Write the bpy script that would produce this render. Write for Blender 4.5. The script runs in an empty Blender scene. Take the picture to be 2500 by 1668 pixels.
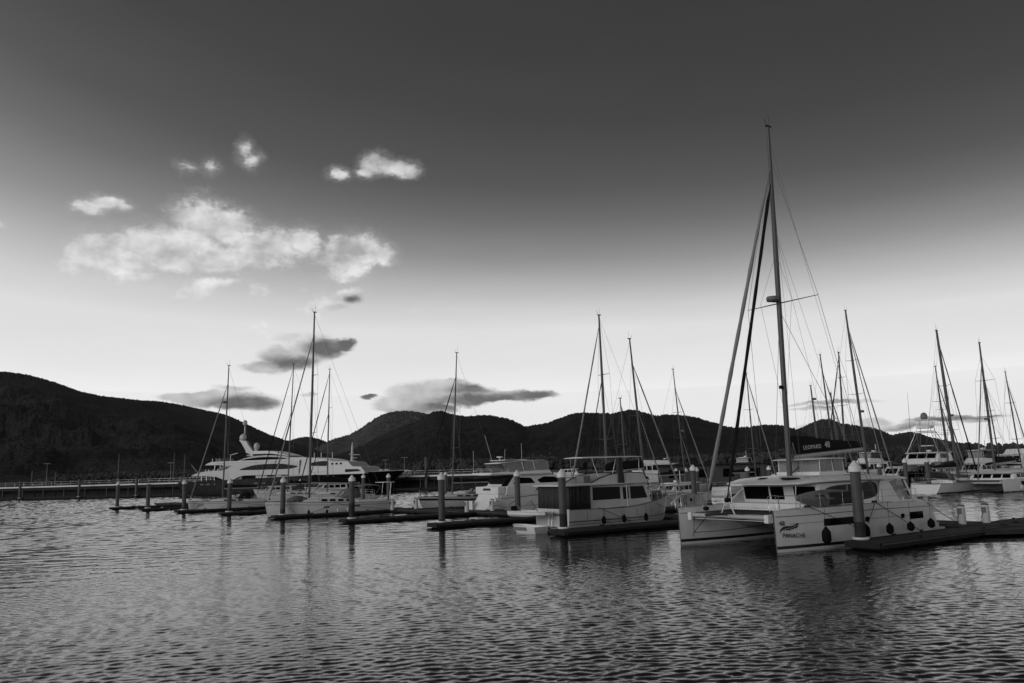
import bpy, bmesh, math, random
import numpy as np
from mathutils import Vector, Matrix, noise

random.seed(7)
S = bpy.context.scene
COL = S.collection
# ------------------------------------------------------------------ camera
CAM_H = 4.0
FPX = 1944.0                       # focal length in photo pixels (28 mm on 36 mm)
PITCH, ROLL = math.radians(9.08), math.radians(1.72)
_f = Vector((0, math.cos(PITCH), math.sin(PITCH)))
_u0 = Vector((0, -math.sin(PITCH), math.cos(PITCH)))
_r0 = Vector((1, 0, 0))
_r = _r0 * math.cos(ROLL) - _u0 * math.sin(ROLL)
_u = _u0 * math.cos(ROLL) + _r0 * math.sin(ROLL)
cam = bpy.data.cameras.new('camera')
cam.lens = 28.0; cam.sensor_width = 36.0; cam.clip_start = 0.1; cam.clip_end = 60000
camo = bpy.data.objects.new('camera', cam); COL.objects.link(camo)
m3 = Matrix((_r, _u, -_f)).transposed()
camo.matrix_world = Matrix.Translation((0, 0, CAM_H)) @ m3.to_4x4()
S.camera = camo

def ray(x, y):
    return _f * FPX + _r * (x - 1250) - _u * (y - 834)
def at_z(x, y, z=0.0):             # point of height z seen at a photo pixel
    d = ray(x, y); t = (z - CAM_H) / d.z
    return Vector((d.x * t, d.y * t, z))
def at_d(x, y, D):                 # point at ground distance D (along +Y)
    d = ray(x, y); t = D / d.y
    return Vector((d.x * t, D, CAM_H + d.z * t))

# ------------------------------------------------------------------ sky, sun, exposure
SUN_AZ, SUN_EL = math.radians(-98), math.radians(5.0)     # low behind the hills on the left
S.view_settings.view_transform = 'Standard'; S.view_settings.look = 'None'
S.view_settings.exposure = 0.0; S.view_settings.gamma = 1.0; S.view_settings.use_curve_mapping = False
W = bpy.data.worlds.new('World'); S.world = W; W.use_nodes = True
nt = W.node_tree; nt.nodes.clear()
def N(t, **k):
    n = nt.nodes.new(t)
    for a, b in k.items(): setattr(n, a, b)
    return n
def lk(a, b): nt.links.new(a, b)
def M_(op, a, b=None, c=None, clamp=False):
    n = N('ShaderNodeMath', operation=op, use_clamp=clamp)
    for i, v in enumerate((a, b, c)):
        if v is None: continue
        if isinstance(v, (int, float)): n.inputs[i].default_value = v
        else: lk(v, n.inputs[i])
    return n.outputs[0]
def VM(op, a, b=None, scale=None):
    n = N('ShaderNodeVectorMath', operation=op)
    for i, v in enumerate((a, b)):
        if v is None: continue
        if isinstance(v, (tuple, list)): n.inputs[i].default_value = v
        else: lk(v, n.inputs[i])
    if scale is not None: n.inputs['Scale'].default_value = scale
    return n.outputs['Value'] if op in ('LENGTH', 'DOT_PRODUCT') else n.outputs[0]
def SM(v, lo, hi, a=0.0, b=1.0):
    n = N('ShaderNodeMapRange', interpolation_type='SMOOTHSTEP')
    lk(v, n.inputs[0])
    for i, q in enumerate((lo, hi, a, b)): n.inputs[i + 1].default_value = q
    return n.outputs[0]
sky = N('ShaderNodeTexSky', sky_type='NISHITA', sun_disc=False)
sky.sun_elevation = SUN_EL; sky.sun_rotation = SUN_AZ
sky.altitude = 0; sky.air_density = 1.0; sky.dust_density = 1.6; sky.ozone_density = 1.0
sep = N('ShaderNodeSeparateColor'); lk(sky.outputs[0], sep.inputs[0])
# black and white conversion that darkens blue: tone follows the sky's red/blue ratio
ratio = M_('DIVIDE', sep.outputs[0], M_('MAXIMUM', sep.outputs[2], 0.0001))
Q0, Q1 = 0.45, 1.45
TONE = [(0.45, .030), (0.51, .043), (0.55, .060), (0.59, .095), (0.62, .15), (0.67, .28), (0.72, .45), (0.78, .62), (0.86, .75), (1.05, .86), (1.45, .90)]
qn = M_('DIVIDE', M_('SUBTRACT', ratio, Q0), Q1 - Q0, clamp=True)
rmp = N('ShaderNodeValToRGB'); lk(qn, rmp.inputs[0]); rmp.color_ramp.interpolation = 'LINEAR'
for i, (q, tv) in enumerate(TONE):
    e = rmp.color_ramp.elements[i] if i < 2 else rmp.color_ramp.elements.new(0.5)
    e.position = (q - Q0) / (Q1 - Q0)
for e, (q, tv) in zip(sorted(rmp.color_ramp.elements, key=lambda e: e.position), TONE): e.color = (tv, tv, tv, 1); e.position = (q - Q0) / (Q1 - Q0)
skyv0 = rmp.outputs[0]

geo = N('ShaderNodeNewGeometry')
dirv = VM('SCALE', geo.outputs['Incoming'], scale=-1.0)
sx = N('ShaderNodeSeparateXYZ'); lk(dirv, sx.inputs[0])
az = M_('MULTIPLY', M_('ARCTAN2', sx.outputs[0], sx.outputs[1]), 57.2958)
el = M_('MULTIPLY', M_('ARCSINE', sx.outputs[2]), 57.2958)
cx = N('ShaderNodeCombineXYZ'); lk(az, cx.inputs[0]); lk(el, cx.inputs[1])
P = cx.outputs[0]
def azel(x, y):
    d = ray(x, y).normalized()
    return math.degrees(math.atan2(d.x, d.y)), math.degrees(math.asin(d.z))
def noi(vec, scale, detail=6, rough=0.6, stretch=(1, 1.5, 1)):
    v = VM('MULTIPLY', vec, stretch)
    n = N('ShaderNodeTexNoise', noise_dimensions='3D'); lk(v, n.inputs['Vector'])
    n.inputs['Scale'].default_value = scale; n.inputs['Detail'].default_value = detail
    n.inputs['Roughness'].default_value = rough
    return n
warp = noi(P, 0.35, 4, 0.6)
Pw = VM('ADD', P, VM('SCALE', VM('SUBTRACT', warp.outputs['Color'], (0.5, 0.5, 0.5)), scale=1.2))
veil = noi(P, .09, 5, .6, stretch=(.35, 1.6, 1))                       # thin uneven veil
skyv = M_('MULTIPLY', skyv0, M_('MULTIPLY_ADD', M_('SUBTRACT', veil.outputs[0], .5), .22, 1.0))
def field(blobs, Pv):
    acc = None
    for (x, y, rx, ry, w) in blobs:
        a, e = azel(x, y)
        k = 57.3 / FPX
        d = VM('LENGTH', VM('MULTIPLY', VM('SUBTRACT', Pv, (a, e, 0)), (1 / (rx * k), 1 / (ry * k), 0)))
        v = M_('MULTIPLY_ADD', d, -w, w)
        if acc is None: acc = v
        else:
            n = N('ShaderNodeMath', operation='SMOOTH_MAX'); lk(acc, n.inputs[0]); lk(v, n.inputs[1]); n.inputs[2].default_value = 0.18
            acc = n.outputs[0]
    return acc
BRIGHT = [(488, 540, 80, 62, 1), (560, 560, 85, 55, 1), (440, 590, 110, 55, 1), (340, 605, 110, 52, 1), (245, 618, 100, 52, 1), (175, 640, 60, 34, .8), (650, 598, 125, 46, 1),
          (735, 596, 66, 46, 1), (300, 660, 90, 46, .7), (470, 640, 200, 36, .9), (600, 628, 140, 32, .9), (765, 618, 30, 36, .7),
          (850, 622, 86, 62, 1), (890, 610, 60, 48, 1), (938, 622, 36, 36, .9), (830, 668, 50, 30, .7), (872, 660, 46, 34, .7),
          (262, 494, 46, 20, .9), (215, 508, 42, 20, .9), (302, 505, 26, 14, .6), (918, 402, 50, 34, 1), (985, 411, 56, 26, 1), (952, 410, 60, 24, 1), (893, 425, 34, 18, .7), (826, 427, 36, 18, .7),
          (598, 370, 22, 30, .6), (616, 390, 26, 24, .55), (512, 407, 20, 20, .42), (462, 411, 30, 12, .38), (0, 548, 18, 9, .8),
          (545, 704, 130, 30, .9), (480, 716, 90, 22, .8), (790, 745, 100, 48, .9), (855, 728, 60, 36, .9), (640, 800, 60, 26, .4), (1008, 766, 28, 12, .5), (204, 890, 32, 12, .5), (690, 835, 60, 24, .7)]
DARK = [(770, 852, 90, 34, 1), (710, 872, 100, 34, .95), (832, 842, 52, 20, .9), (860, 838, 22, 10, .7), (650, 898, 80, 20, .7), (750, 828, 90, 24, .5), (862, 730, 46, 20, .6), (820, 748, 50, 16, .45),
        (545, 975, 140, 28, 1), (615, 986, 90, 24, 1), (470, 968, 100, 18, .9), (570, 948, 70, 10, .6),
        (1040, 962, 130, 44, 1), (990, 986, 110, 26, 1), (1130, 962, 120, 38, 1), (1230, 966, 130, 24, 1), (1320, 960, 66, 15, .9), (1080, 932, 80, 14, .8), (1020, 1000, 90, 18, .8), (1075, 998, 60, 20, .8),
        (898, 970, 30, 8, .8), (756, 960, 34, 8, .6),
        (2030, 983, 150, 8, .7), (1990, 996, 90, 6, .6), (2180, 1042, 190, 13, .7), (2330, 1022, 140, 9, .8), (2140, 1030, 60, 14, .6), (2390, 1028, 60, 6, .6), (1980, 1040, 70, 12, .5)]
CORE = [(800, 850, 80, 26, 1), (720, 884, 90, 20, .8), (842, 840, 44, 16, .9), (600, 984, 100, 24, 1), (520, 986, 80, 14, .5), (1190, 974, 190, 26, 1), (1290, 962, 90, 16, 1), (1080, 990, 110, 20, .8), (1150, 948, 80, 18, .8), (1010, 1000, 80, 12, .5),
        (898, 970, 30, 8, .9), (2330, 1022, 150, 9, .5), (2180, 1046, 150, 8, .4), (862, 730, 34, 14, .5)]
def vor(vec, scale):
    n = N('ShaderNodeTexVoronoi', feature='F1', voronoi_dimensions='2D'); lk(vec, n.inputs['Vector'])
    n.inputs['Scale'].default_value = scale; pass
    return n.outputs['Distance']
wv = noi(P, 0.9, 4, .55)
Pv = VM('ADD', VM('MULTIPLY', P, (1, 1.25, 1)), VM('SCALE', VM('SUBTRACT', wv.outputs['Color'], (.5, .5, .5)), scale=.9))
def puffs(vec):
    return M_('ADD', M_('MULTIPLY', vor(vec, .62), -.75), M_('MULTIPLY', vor(vec, 1.7), -.42))
fine = noi(P, 1.1, 9, .6)
fine2 = noi(P, 3.2, 6, .6)
finec = M_('ADD', M_('SUBTRACT', fine.outputs[0], .5), M_('MULTIPLY', M_('SUBTRACT', fine2.outputs[0], .5), .55))
h1 = puffs(Pv); h2 = puffs(VM('ADD', Pv, (-.34, .42, 0)))            # the second a little towards the light
relief = M_('SUBTRACT', h1, h2)
soft = noi(P, .33, 3, .5); soft2 = noi(VM('ADD', P, (-.9, .9, 0)), .33, 3, .5)
srel = M_('SUBTRACT', soft.outputs[0], soft2.outputs[0])
fb0 = field(BRIGHT, Pw)
fb = M_('ADD', M_('ADD', SM(fb0, -.25, .75), M_('MULTIPLY', M_('ADD', h1, .55), .42)), M_('MULTIPLY', finec, .85))
db = M_('MULTIPLY', SM(fb, 0.30, 1.0), SM(fb0, -.55, -.05))
colb = M_('ADD', M_('MULTIPLY_ADD', relief, .16, .70), M_('MULTIPLY', srel, 1.15))
colb = M_('MINIMUM', M_('MAXIMUM', M_('MULTIPLY_ADD', finec, .10, colb), 0.40), 0.95)
strk = noi(P, .55, 7, .55, stretch=(.45, 1.6, 1)); strc = M_('SUBTRACT', strk.outputs[0], .5)
fd = M_('ADD', SM(field(DARK, Pw), -.1, .8), M_('MULTIPLY', strc, 1.0))
dd = SM(fd, 0.12, 0.6)
core = SM(M_('ADD', field(CORE, Pw), M_('MULTIPLY', strc, .5)), -.15, .7)
cold = M_('ADD', M_('MULTIPLY_ADD', srel, .7, .55), M_('MULTIPLY', strc, .4))
cold = M_('MAXIMUM', M_('MULTIPLY_ADD', core, -.46, cold), 0.085)
def mixv(f, a, b):                       # a*(1-f)+b*f
    return M_('ADD', M_('MULTIPLY', a, M_('SUBTRACT', 1.0, f)), M_('MULTIPLY', b, f))
halo = M_('MULTIPLY', SM(M_('ADD', fb0, M_('MULTIPLY', finec, .9)), -.35, .75), .42)
skyv = mixv(halo, skyv, M_('MAXIMUM', skyv, .52))
v = mixv(M_('MULTIPLY', db, 0.72), skyv, M_('MAXIMUM', colb, M_('MULTIPLY', skyv, 1.0)))
v = mixv(M_('MULTIPLY', dd, 0.92), v, M_('MINIMUM', cold, M_('MULTIPLY', v, 1.02)))
bg = N('ShaderNodeBackground'); lk(v, bg.inputs[0]); bg.inputs[1].default_value = 1.0
wo = N('ShaderNodeOutputWorld'); lk(bg.outputs[0], wo.inputs[0])
W.cycles.sampling_method = 'MANUAL'; W.cycles.sample_map_resolution = 512

sun = bpy.data.lights.new('sun', 'SUN'); sun.energy = 0.8; sun.angle = math.radians(30); sun.color = (1, 1, 1)
suno = bpy.data.objects.new('sun', sun); COL.objects.link(suno)
SUN_LAMP_AZ, SUN_LAMP_EL = SUN_AZ - math.radians(40), math.radians(14)     # soft lamp set apart from the sky's sun, to light transoms and near sides
_sd = Vector((math.sin(SUN_LAMP_AZ) * math.cos(SUN_LAMP_EL), math.cos(SUN_LAMP_AZ) * math.cos(SUN_LAMP_EL), math.sin(SUN_LAMP_EL)))
suno.rotation_euler = (-_sd).to_track_quat('-Z', 'Y').to_euler(); suno.location = (0, 0, 60)

S.render.engine = 'CYCLES'
S.cycles.use_denoising = True
S.cycles.max_bounces = 6; S.cycles.diffuse_bounces = 3; S.cycles.glossy_bounces = 3
S.cycles.transmission_bounces = 3; S.cycles.transparent_max_bounces = 8; S.cycles.volume_bounces = 0
S.cycles.caustics_reflective = False; S.cycles.caustics_refractive = False

# ------------------------------------------------------------------ materials
MATS = {}
def mat(name, v, rough=0.5, spec=0.5, var=0.0, vscale=3.0, bump=0.0, bscale=20.0, metal=0.0, stretch=(1, 1, 1), coat=0.0, streak=0.0):
    if name in MATS: return MATS[name]
    m = bpy.data.materials.new(name); m.use_nodes = True
    t = m.node_tree; b = t.nodes['Principled BSDF']
    b.inputs['Base Color'].default_value = (v, v, v, 1); b.inputs['Roughness'].default_value = rough
    b.inputs['Specular IOR Level'].default_value = spec; b.inputs['Metallic'].default_value = metal
    b.inputs['Coat Weight'].default_value = coat
    tc = t.nodes.new('ShaderNodeTexCoord')
    mp = t.nodes.new('ShaderNodeMapping'); mp.inputs['Scale'].default_value = stretch
    t.links.new(tc.outputs['Object'], mp.inputs[0])
    if var or streak:
        n = t.nodes.new('ShaderNodeTexNoise'); n.inputs['Scale'].default_value = vscale; n.inputs['Detail'].default_value = 6
        n.inputs['Roughness'].default_value = 0.65
        t.links.new(mp.outputs[0], n.inputs[0])
        r = t.nodes.new('ShaderNodeMapRange'); t.links.new(n.outputs[0], r.inputs[0])
        r.inputs[1].default_value = 0.3; r.inputs[2].default_value = 0.7
        r.inputs[3].default_value = v * (1 - var); r.inputs[4].default_value = v * (1 + var)
        out = r.outputs[0]
        if streak:                      # run-down grime, thin vertical streaks
            mp2 = t.nodes.new('ShaderNodeMapping'); mp2.inputs['Scale'].default_value = (6, 6, 0.25)
            t.links.new(tc.outputs['Object'], mp2.inputs[0])
            n2 = t.nodes.new('ShaderNodeTexNoise'); n2.inputs['Scale'].default_value = 2.0; n2.inputs['Detail'].default_value = 4
            t.links.new(mp2.outputs[0], n2.inputs[0])
            r2 = t.nodes.new('ShaderNodeMapRange'); t.links.new(n2.outputs[0], r2.inputs[0])
            r2.inputs[1].default_value = 0.45; r2.inputs[2].default_value = 0.75; r2.inputs[3].default_value = 1.0; r2.inputs[4].default_value = 1 - streak
            mu = t.nodes.new('ShaderNodeMath'); mu.operation = 'MULTIPLY'
            t.links.new(out, mu.inputs[0]); t.links.new(r2.outputs[0], mu.inputs[1]); out = mu.outputs[0]
        t.links.new(out, b.inputs['Base Color'])
    if bump:
        n = t.nodes.new('ShaderNodeTexNoise'); n.inputs['Scale'].default_value = bscale; n.inputs['Detail'].default_value = 5
        t.links.new(mp.outputs[0], n.inputs[0])
        bp = t.nodes.new('ShaderNodeBump'); bp.inputs['Strength'].default_value = bump; bp.inputs['Distance'].default_value = 0.02
        t.links.new(n.outputs[0], bp.inputs['Height']); t.links.new(bp.outputs[0], b.inputs['Normal'])
    MATS[name] = m
    return m
# ------------------------------------------------------------------ mesh helpers
def link(o, parent=None):
    COL.objects.link(o)
    if parent is not None: o.parent = parent
    return o
class MB:
    def __init__(s): s.v = []; s.f = []; s.sm = []
    def add(s, vs, fs, smooth=False):
        k = len(s.v); s.v += [tuple(q) for q in vs]; s.f += [tuple(i + k for i in q) for q in fs]; s.sm += [smooth] * len(fs); return s
    def box(s, x0, x1, y0, y1, z0, z1):
        return s.add([(x0, y0, z0), (x1, y0, z0), (x1, y1, z0), (x0, y1, z0), (x0, y0, z1), (x1, y0, z1), (x1, y1, z1), (x0, y1, z1)],
                     [(0, 3, 2, 1), (4, 5, 6, 7), (0, 1, 5, 4), (1, 2, 6, 5), (2, 3, 7, 6), (3, 0, 4, 7)])
    def loft(s, rings, cap=True, closed=True, smooth=True):
        n = len(rings[0]); vs = [q for r in rings for q in r]; fs = []
        m = n if closed else n - 1
        for i in range(len(rings) - 1):
            for j in range(m):
                a = i * n + j; b = i * n + (j + 1) % n
                fs.append((a, b, b + n, a + n))
        s.add(vs, fs, smooth)
        if cap and closed:
            s.add(rings[0], [tuple(range(n - 1, -1, -1))]); s.add(rings[-1], [tuple(range(n))])
        return s
    def tube(s, pts, r, seg=6, cap=True, smooth=True):
        pts = [Vector(p) for p in pts]; rings = []
        rr = r if isinstance(r, (list, tuple)) else [r] * len(pts)
        up = None
        for i, p in enumerate(pts):
            d = (pts[min(i + 1, len(pts) - 1)] - pts[max(i - 1, 0)]).normalized()
            if up is None: up = Vector((0, 0, 1)) if abs(d.z) < 0.9 else Vector((1, 0, 0))
            a = d.cross(up)
            if a.length < 1e-5: a = d.orthogonal()
            a.normalize(); b = a.cross(d); up = b
            rings.append([p + a * (rr[i] * math.cos(2 * math.pi * k / seg)) + b * (rr[i] * math.sin(2 * math.pi * k / seg)) for k in range(seg)])
        return s.loft(rings, cap=cap, smooth=smooth)
    def lathe(s, prof, c=(0, 0, 0), seg=16, smooth=True):      # prof: (r,z)
        rings = [[(c[0] + r * math.cos(2 * math.pi * k / seg), c[1] + r * math.sin(2 * math.pi * k / seg), c[2] + z) for k in range(seg)] for r, z in prof]
        return s.loft(rings, cap=True, smooth=smooth)
    def prism(s, poly, y0, y1, axis='y'):                       # polygon in xz extruded in y (or xy in z)
        n = len(poly)
        if axis == 'y': A = [(x, y0, z) for x, z in poly]; B = [(x, y1, z) for x, z in poly]
        elif axis == 'z': A = [(x, y, y0) for x, y in poly]; B = [(x, y, y1) for x, y in poly]
        else: A = [(y0, y, z) for y, z in poly]; B = [(y1, y, z) for y, z in poly]
        s.add(A + B, [tuple(range(n - 1, -1, -1)), tuple(range(n, 2 * n))] + [(i, (i + 1) % n, n + (i + 1) % n, n + i) for i in range(n)])
        return s
    def hexa(s, b, t):                                          # 4 bottom, 4 top corners
        return s.add(list(b) + list(t), [(0, 3, 2, 1), (4, 5, 6, 7), (0, 1, 5, 4), (1, 2, 6, 5), (2, 3, 7, 6), (3, 0, 4, 7)])
    def mesh(s, name, m):
        me = bpy.data.meshes.new(name); me.from_pydata(s.v, [], s.f)
        me.polygons.foreach_set('use_smooth', s.sm)
        bm = bmesh.new(); bm.from_mesh(me); bmesh.ops.recalc_face_normals(bm, faces=bm.faces); bm.to_mesh(me); bm.free()
        if m is not None: me.materials.append(m)
        me.update(); return me
    def build(s, name, m, parent=None, bevel=0.0):
        o = bpy.data.objects.new(name, s.mesh(name, m)); link(o, parent)
        if bevel:
            md = o.modifiers.new('bevel', 'BEVEL'); md.width = bevel; md.segments = 2; md.limit_method = 'ANGLE'; md.angle_limit = math.radians(40)
        return o
def tag(o, label, cat, group=None):
    o['label'] = label; o['category'] = cat
    if group: o['group'] = group
    return o
def thing(name, label, cat, loc=(0, 0, 0), rz=0.0, group=None):
    o = bpy.data.objects.new(name, None); link(o); o.location = loc; o.rotation_euler = (0, 0, rz); o.empty_display_size = 0.3
    return tag(o, label, cat, group)
def struct(o): o['kind'] = 'structure'; return o
def lerp(a, b, t): return a + (b - a) * t
def interp(tab, x):                                             # smooth table lookup
    if x <= tab[0][0]: return tab[0][1]
    for (x0, y0), (x1, y1) in zip(tab, tab[1:]):
        if x <= x1:
            return lerp(y0, y1, (x - x0) / (x1 - x0))
    return tab[-1][1]
def smooth_tab(tab, n=24):
    # Catmull-Rom resample of a table
    xs = [p[0] for p in tab]; out = []
    for i in range(n + 1):
        x = lerp(xs[0], xs[-1], i / n)
        k = max(j for j in range(len(xs)) if xs[j] <= x + 1e-9); k = min(k, len(xs) - 2)
        p0 = tab[max(k - 1, 0)][1]; p1 = tab[k][1]; p2 = tab[k + 1][1]; p3 = tab[min(k + 2, len(tab) - 1)][1]
        t = (x - xs[k]) / (xs[k + 1] - xs[k])
        out.append((x, 0.5 * (2 * p1 + (p2 - p0) * t + (2 * p0 - 5 * p1 + 4 * p2 - p3) * t * t + (3 * p1 - p0 - 3 * p2 + p3) * t ** 3)))
    return out
def tubes(name, m, parent, segs, r, seg=5):
    b = MB()
    for pts in segs: b.tube(pts, r, seg)
    return b.build(name, m, parent)

# ------------------------------------------------------------------ setting: water, far bank, hills
def make_water():
    m = bpy.data.materials.new('harbour_water'); m.use_nodes = True
    t = m.node_tree; b = t.nodes['Principled BSDF']
    b.inputs['Base Color'].default_value = (0.012, 0.012, 0.012, 1); b.inputs['Roughness'].default_value = WATER_ROUGH; b.inputs['IOR'].default_value = 1.33
    tc = t.nodes.new('ShaderNodeTexCoord')
    mp_ = t.nodes.new('ShaderNodeMapping'); mp_.inputs['Scale'].default_value = (.6, 1, 1); t.links.new(tc.outputs['Object'], mp_.inputs[0])
    n = t.nodes.new('ShaderNodeTexNoise'); n.inputs['Scale'].default_value = 5.0; n.inputs['Detail'].default_value = 2; t.links.new(mp_.outputs[0], n.inputs[0])
    bp = t.nodes.new('ShaderNodeBump'); bp.inputs['Distance'].default_value = WATER_MICRO; t.links.new(n.outputs[0], bp.inputs['Height']); t.links.new(bp.outputs[0], b.inputs['Normal'])
    # one sheet: a fan of small wavelets, fine where it is near and in front, running out to the horizon
    rs = np.random.RandomState(4)
    th = np.concatenate([np.linspace(-math.pi, -.76, 50)[:-1], np.linspace(-.76, .76, 640), np.linspace(.76, math.pi, 50)[1:-1]])
    rr = [0.0, 2.0, 6.0, 9.0]
    while rr[-1] < 300: rr.append(rr[-1] * 1.0033 + .002)
    rr += [330, 380, 460, 600, 900, 1500, 3000, 8000, 20000, 34000]
    rr = np.array(rr); nr, nth = len(rr), len(th)
    X = rr[:, None] * np.sin(th)[None]; Y = rr[:, None] * np.cos(th)[None]
    dr = np.gradient(rr); sp = np.maximum(dr, rr * (1.52 / 640) * .55)      # sample spacing along the wave travel
    Z = np.zeros_like(X)
    # gusts: patches of livelier and calmer water
    gust = np.zeros_like(X)
    for k in range(9):
        a_ = rs.uniform(0, 2 * math.pi); kk = 2 * math.pi / rs.uniform(14, 60); gust += np.sin(kk * (X * math.cos(a_) * .6 + Y * math.sin(a_)) + rs.uniform(0, 6.3))
    gust = 1 + .22 * np.clip(gust / 3, -1.6, 1.6)
    NW = 64
    for k in range(NW):
        lam = math.exp(rs.uniform(math.log(.12), math.log(.44))); ang = math.radians(90 + 8 + rs.normal(0, 26)); kk = 2 * math.pi / lam
        amp = WATER_SLOPE * math.sqrt(2 / NW) / kk
        w = np.clip((lam / sp - 1.5) / 1.5, 0, 1)[:, None]
        Z += amp * w * np.sin(kk * (X * math.cos(ang) + Y * math.sin(ang)) + rs.uniform(0, 6.3))
    # longer wavelets carry the slope where the short ones fall between samples
    short = np.clip((sp - .10) / .25, 0, 1)[:, None]
    for k in range(30):
        lam = math.exp(rs.uniform(math.log(.8), math.log(2.2))); ang = math.radians(98 + rs.normal(0, 24)); kk = 2 * math.pi / lam
        Z += WATER_SLOPE * .8 * math.sqrt(2 / 30) / kk * short * np.sin(kk * (X * math.cos(ang) + Y * math.sin(ang)) + rs.uniform(0, 6.3))
    Z *= gust * np.clip((340 - rr) / 80, 0, 1)[:, None] * np.clip(rr / 6, 0, 1)[:, None]
    V = np.stack([X, Y, Z], -1).reshape(-1, 3).astype(np.float32)
    i = np.arange(nr - 1)[:, None] * nth; j = np.arange(nth)[None]; j2 = (j + 1) % nth
    Fq = np.stack([i + j, i + nth + j, i + nth + j2, i + j2], -1).reshape(-1, 4).astype(np.int32)
    me = bpy.data.meshes.new('water'); me.vertices.add(len(V)); me.vertices.foreach_set('co', V.ravel())
    me.loops.add(Fq.size); me.loops.foreach_set('vertex_index', Fq.ravel())
    me.polygons.add(len(Fq)); me.polygons.foreach_set('loop_start', np.arange(len(Fq), dtype=np.int32) * 4); me.polygons.foreach_set('loop_total', np.full(len(Fq), 4, np.int32))
    me.polygons.foreach_set('use_smooth', np.ones(len(Fq), bool))
    me.update(calc_edges=True); me.validate(); me.materials.append(m)
    o = bpy.data.objects.new('water', me); link(o); struct(o)
WATER_ROUGH, WATER_SLOPE, WATER_MICRO = 0.09, 0.165, 0.008
make_water()

def fbm(x, y, z=0.0, o=5):
    return noise.fractal(Vector((x, y, z)), 1.0, 2.1, o)
def hill(name, sky_px, D, depth, m, seed, nu=520, nv=42, rough=1.0):
    """a ridge of forested hill: its crest stands D metres out, its foot 'depth' metres nearer, its back falls away behind."""
    sk = smooth_tab(sky_px, nu); vs = []; fs = []
    for i, (x, y) in enumerate(sk):
        c = at_d(x, y, D)
        ztree = 4.5 * noise.noise(Vector((i * 0.9, seed, 0))) + 3 * noise.noise(Vector((i * 2.1, seed, 3)))
        zt_ = ztree * rough * D / 3000.0; zc = c.z
        dirx = c.x / D
        for j in range(nv + 1):
            t = j / nv
            d = D - depth * (1 - t)
            wx = dirx * d
            prof = t ** 1.25 * (0.75 + 0.25 * t)
            spur = fbm(wx / (D * .10) + seed + t * 1.6, d / (D * .10) + seed, 0, 6) * (1 - t) * t * 1.5
            z = max(zc, 2) * min(prof + spur * 0.55, 0.999 * t ** .5 if t < 1 else 1) + (6 * noise.noise(Vector((wx * .03, d * .03, seed))) * (1 - t) if t > .02 else 0)
            z += zt_ * max(0, (t - .93) / .07) if t > .93 else 0
            vs.append((wx, d, z if j else -2.0))
        vs.append((dirx * (D + depth * .6), D + depth * .6, -5))
    w = nv + 2
    for i in range(len(sk) - 1):
        for j in range(w - 1):
            a = i * w + j; fs.append((a, a + w, a + w + 1, a + 1))
    b = MB(); b.add(vs, fs, False); o = b.build(name, m); struct(o); return o
def forest_mat(name, v, sc):
    m = bpy.data.materials.new(name); m.use_nodes = True; t = m.node_tree; b = t.nodes['Principled BSDF']
    b.inputs['Roughness'].default_value = 0.95; b.inputs['Specular IOR Level'].default_value = 0.1
    tc = t.nodes.new('ShaderNodeTexCoord')
    vo = t.nodes.new('ShaderNodeTexVoronoi'); vo.inputs['Scale'].default_value = sc; t.links.new(tc.outputs['Object'], vo.inputs['Vector'])
    no = t.nodes.new('ShaderNodeTexNoise'); no.inputs['Scale'].default_value = sc * .12; no.inputs['Detail'].default_value = 7; t.links.new(tc.outputs['Object'], no.inputs[0])
    mx = t.nodes.new('ShaderNodeMath'); mx.operation = 'MULTIPLY'; t.links.new(vo.outputs['Color'], mx.inputs[0]); t.links.new(no.outputs[0], mx.inputs[1])
    r = t.nodes.new('ShaderNodeMapRange'); t.links.new(mx.outputs[0], r.inputs[0]); r.inputs[1].default_value = .1; r.inputs[2].default_value = .5
    r.inputs[3].default_value = v * .65; r.inputs[4].default_value = v * 1.35; t.links.new(r.outputs[0], b.inputs['Base Color'])
    bp = t.nodes.new('ShaderNodeBump'); bp.inputs['Strength'].default_value = 0.45; bp.inputs['Distance'].default_value = 0.8 / sc
    t.links.new(vo.outputs['Distance'], bp.inputs['Height']); bp.invert = True; t.links.new(bp.outputs[0], b.inputs['Normal'])
    return m
FOREST = forest_mat('forest', 0.020, 0.14)
ROCKY = forest_mat('rock_and_scrub', 0.07, 0.05)
hill('hill_far_right', [(2440, 1098), (2480, 1092), (2520, 1086), (2600, 1070), (2700, 1085)], 6600, 1200, FOREST, 31.3, nu=120)
hill('hill_peak_right', [(1880, 1085), (1930, 1056), (1965, 1040), (1992, 1028), (2010, 1023), (2030, 1024), (2052, 1033), (2100, 1040), (2150, 1050), (2200, 1075), (2260, 1100)], 6200, 2000, FOREST, 11.7, nu=260)
hill('hill_right', [(2030, 1105), (2070, 1068), (2110, 1050), (2150, 1058), (2172, 1062), (2212, 1055), (2230, 1055), (2270, 1067), (2330, 1079), (2400, 1087), (2450, 1096), (2500, 1104), (2580, 1108), (2700, 1098)], 5200, 2200, FOREST, 5.1, nu=420)
hill('hill_saddle', [(620, 1100), (680, 1084), (715, 1073), (745, 1066), (772, 1070), (795, 1078), (840, 1090), (900, 1110)], 5200, 1500, FOREST, 2.2, nu=220)
hill('hill_rocky_peak', [(720, 1120), (800, 1078), (850, 1062), (882, 1045), (908, 1026), (942, 1009), (985, 1003), (1022, 1006), (1060, 1016), (1120, 1040), (1200, 1070)], 4300, 1800, ROCKY, 8.4, nu=360)
hill('hill_behind_left', [(240, 985), (320, 978), (380, 979), (440, 988), (500, 1001), (550, 1012), (600, 1034), (650, 1057), (690, 1072), (730, 1085), (800, 1110), (880, 1140)], 3200, 1400, FOREST, 4.9, nu=420)
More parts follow.
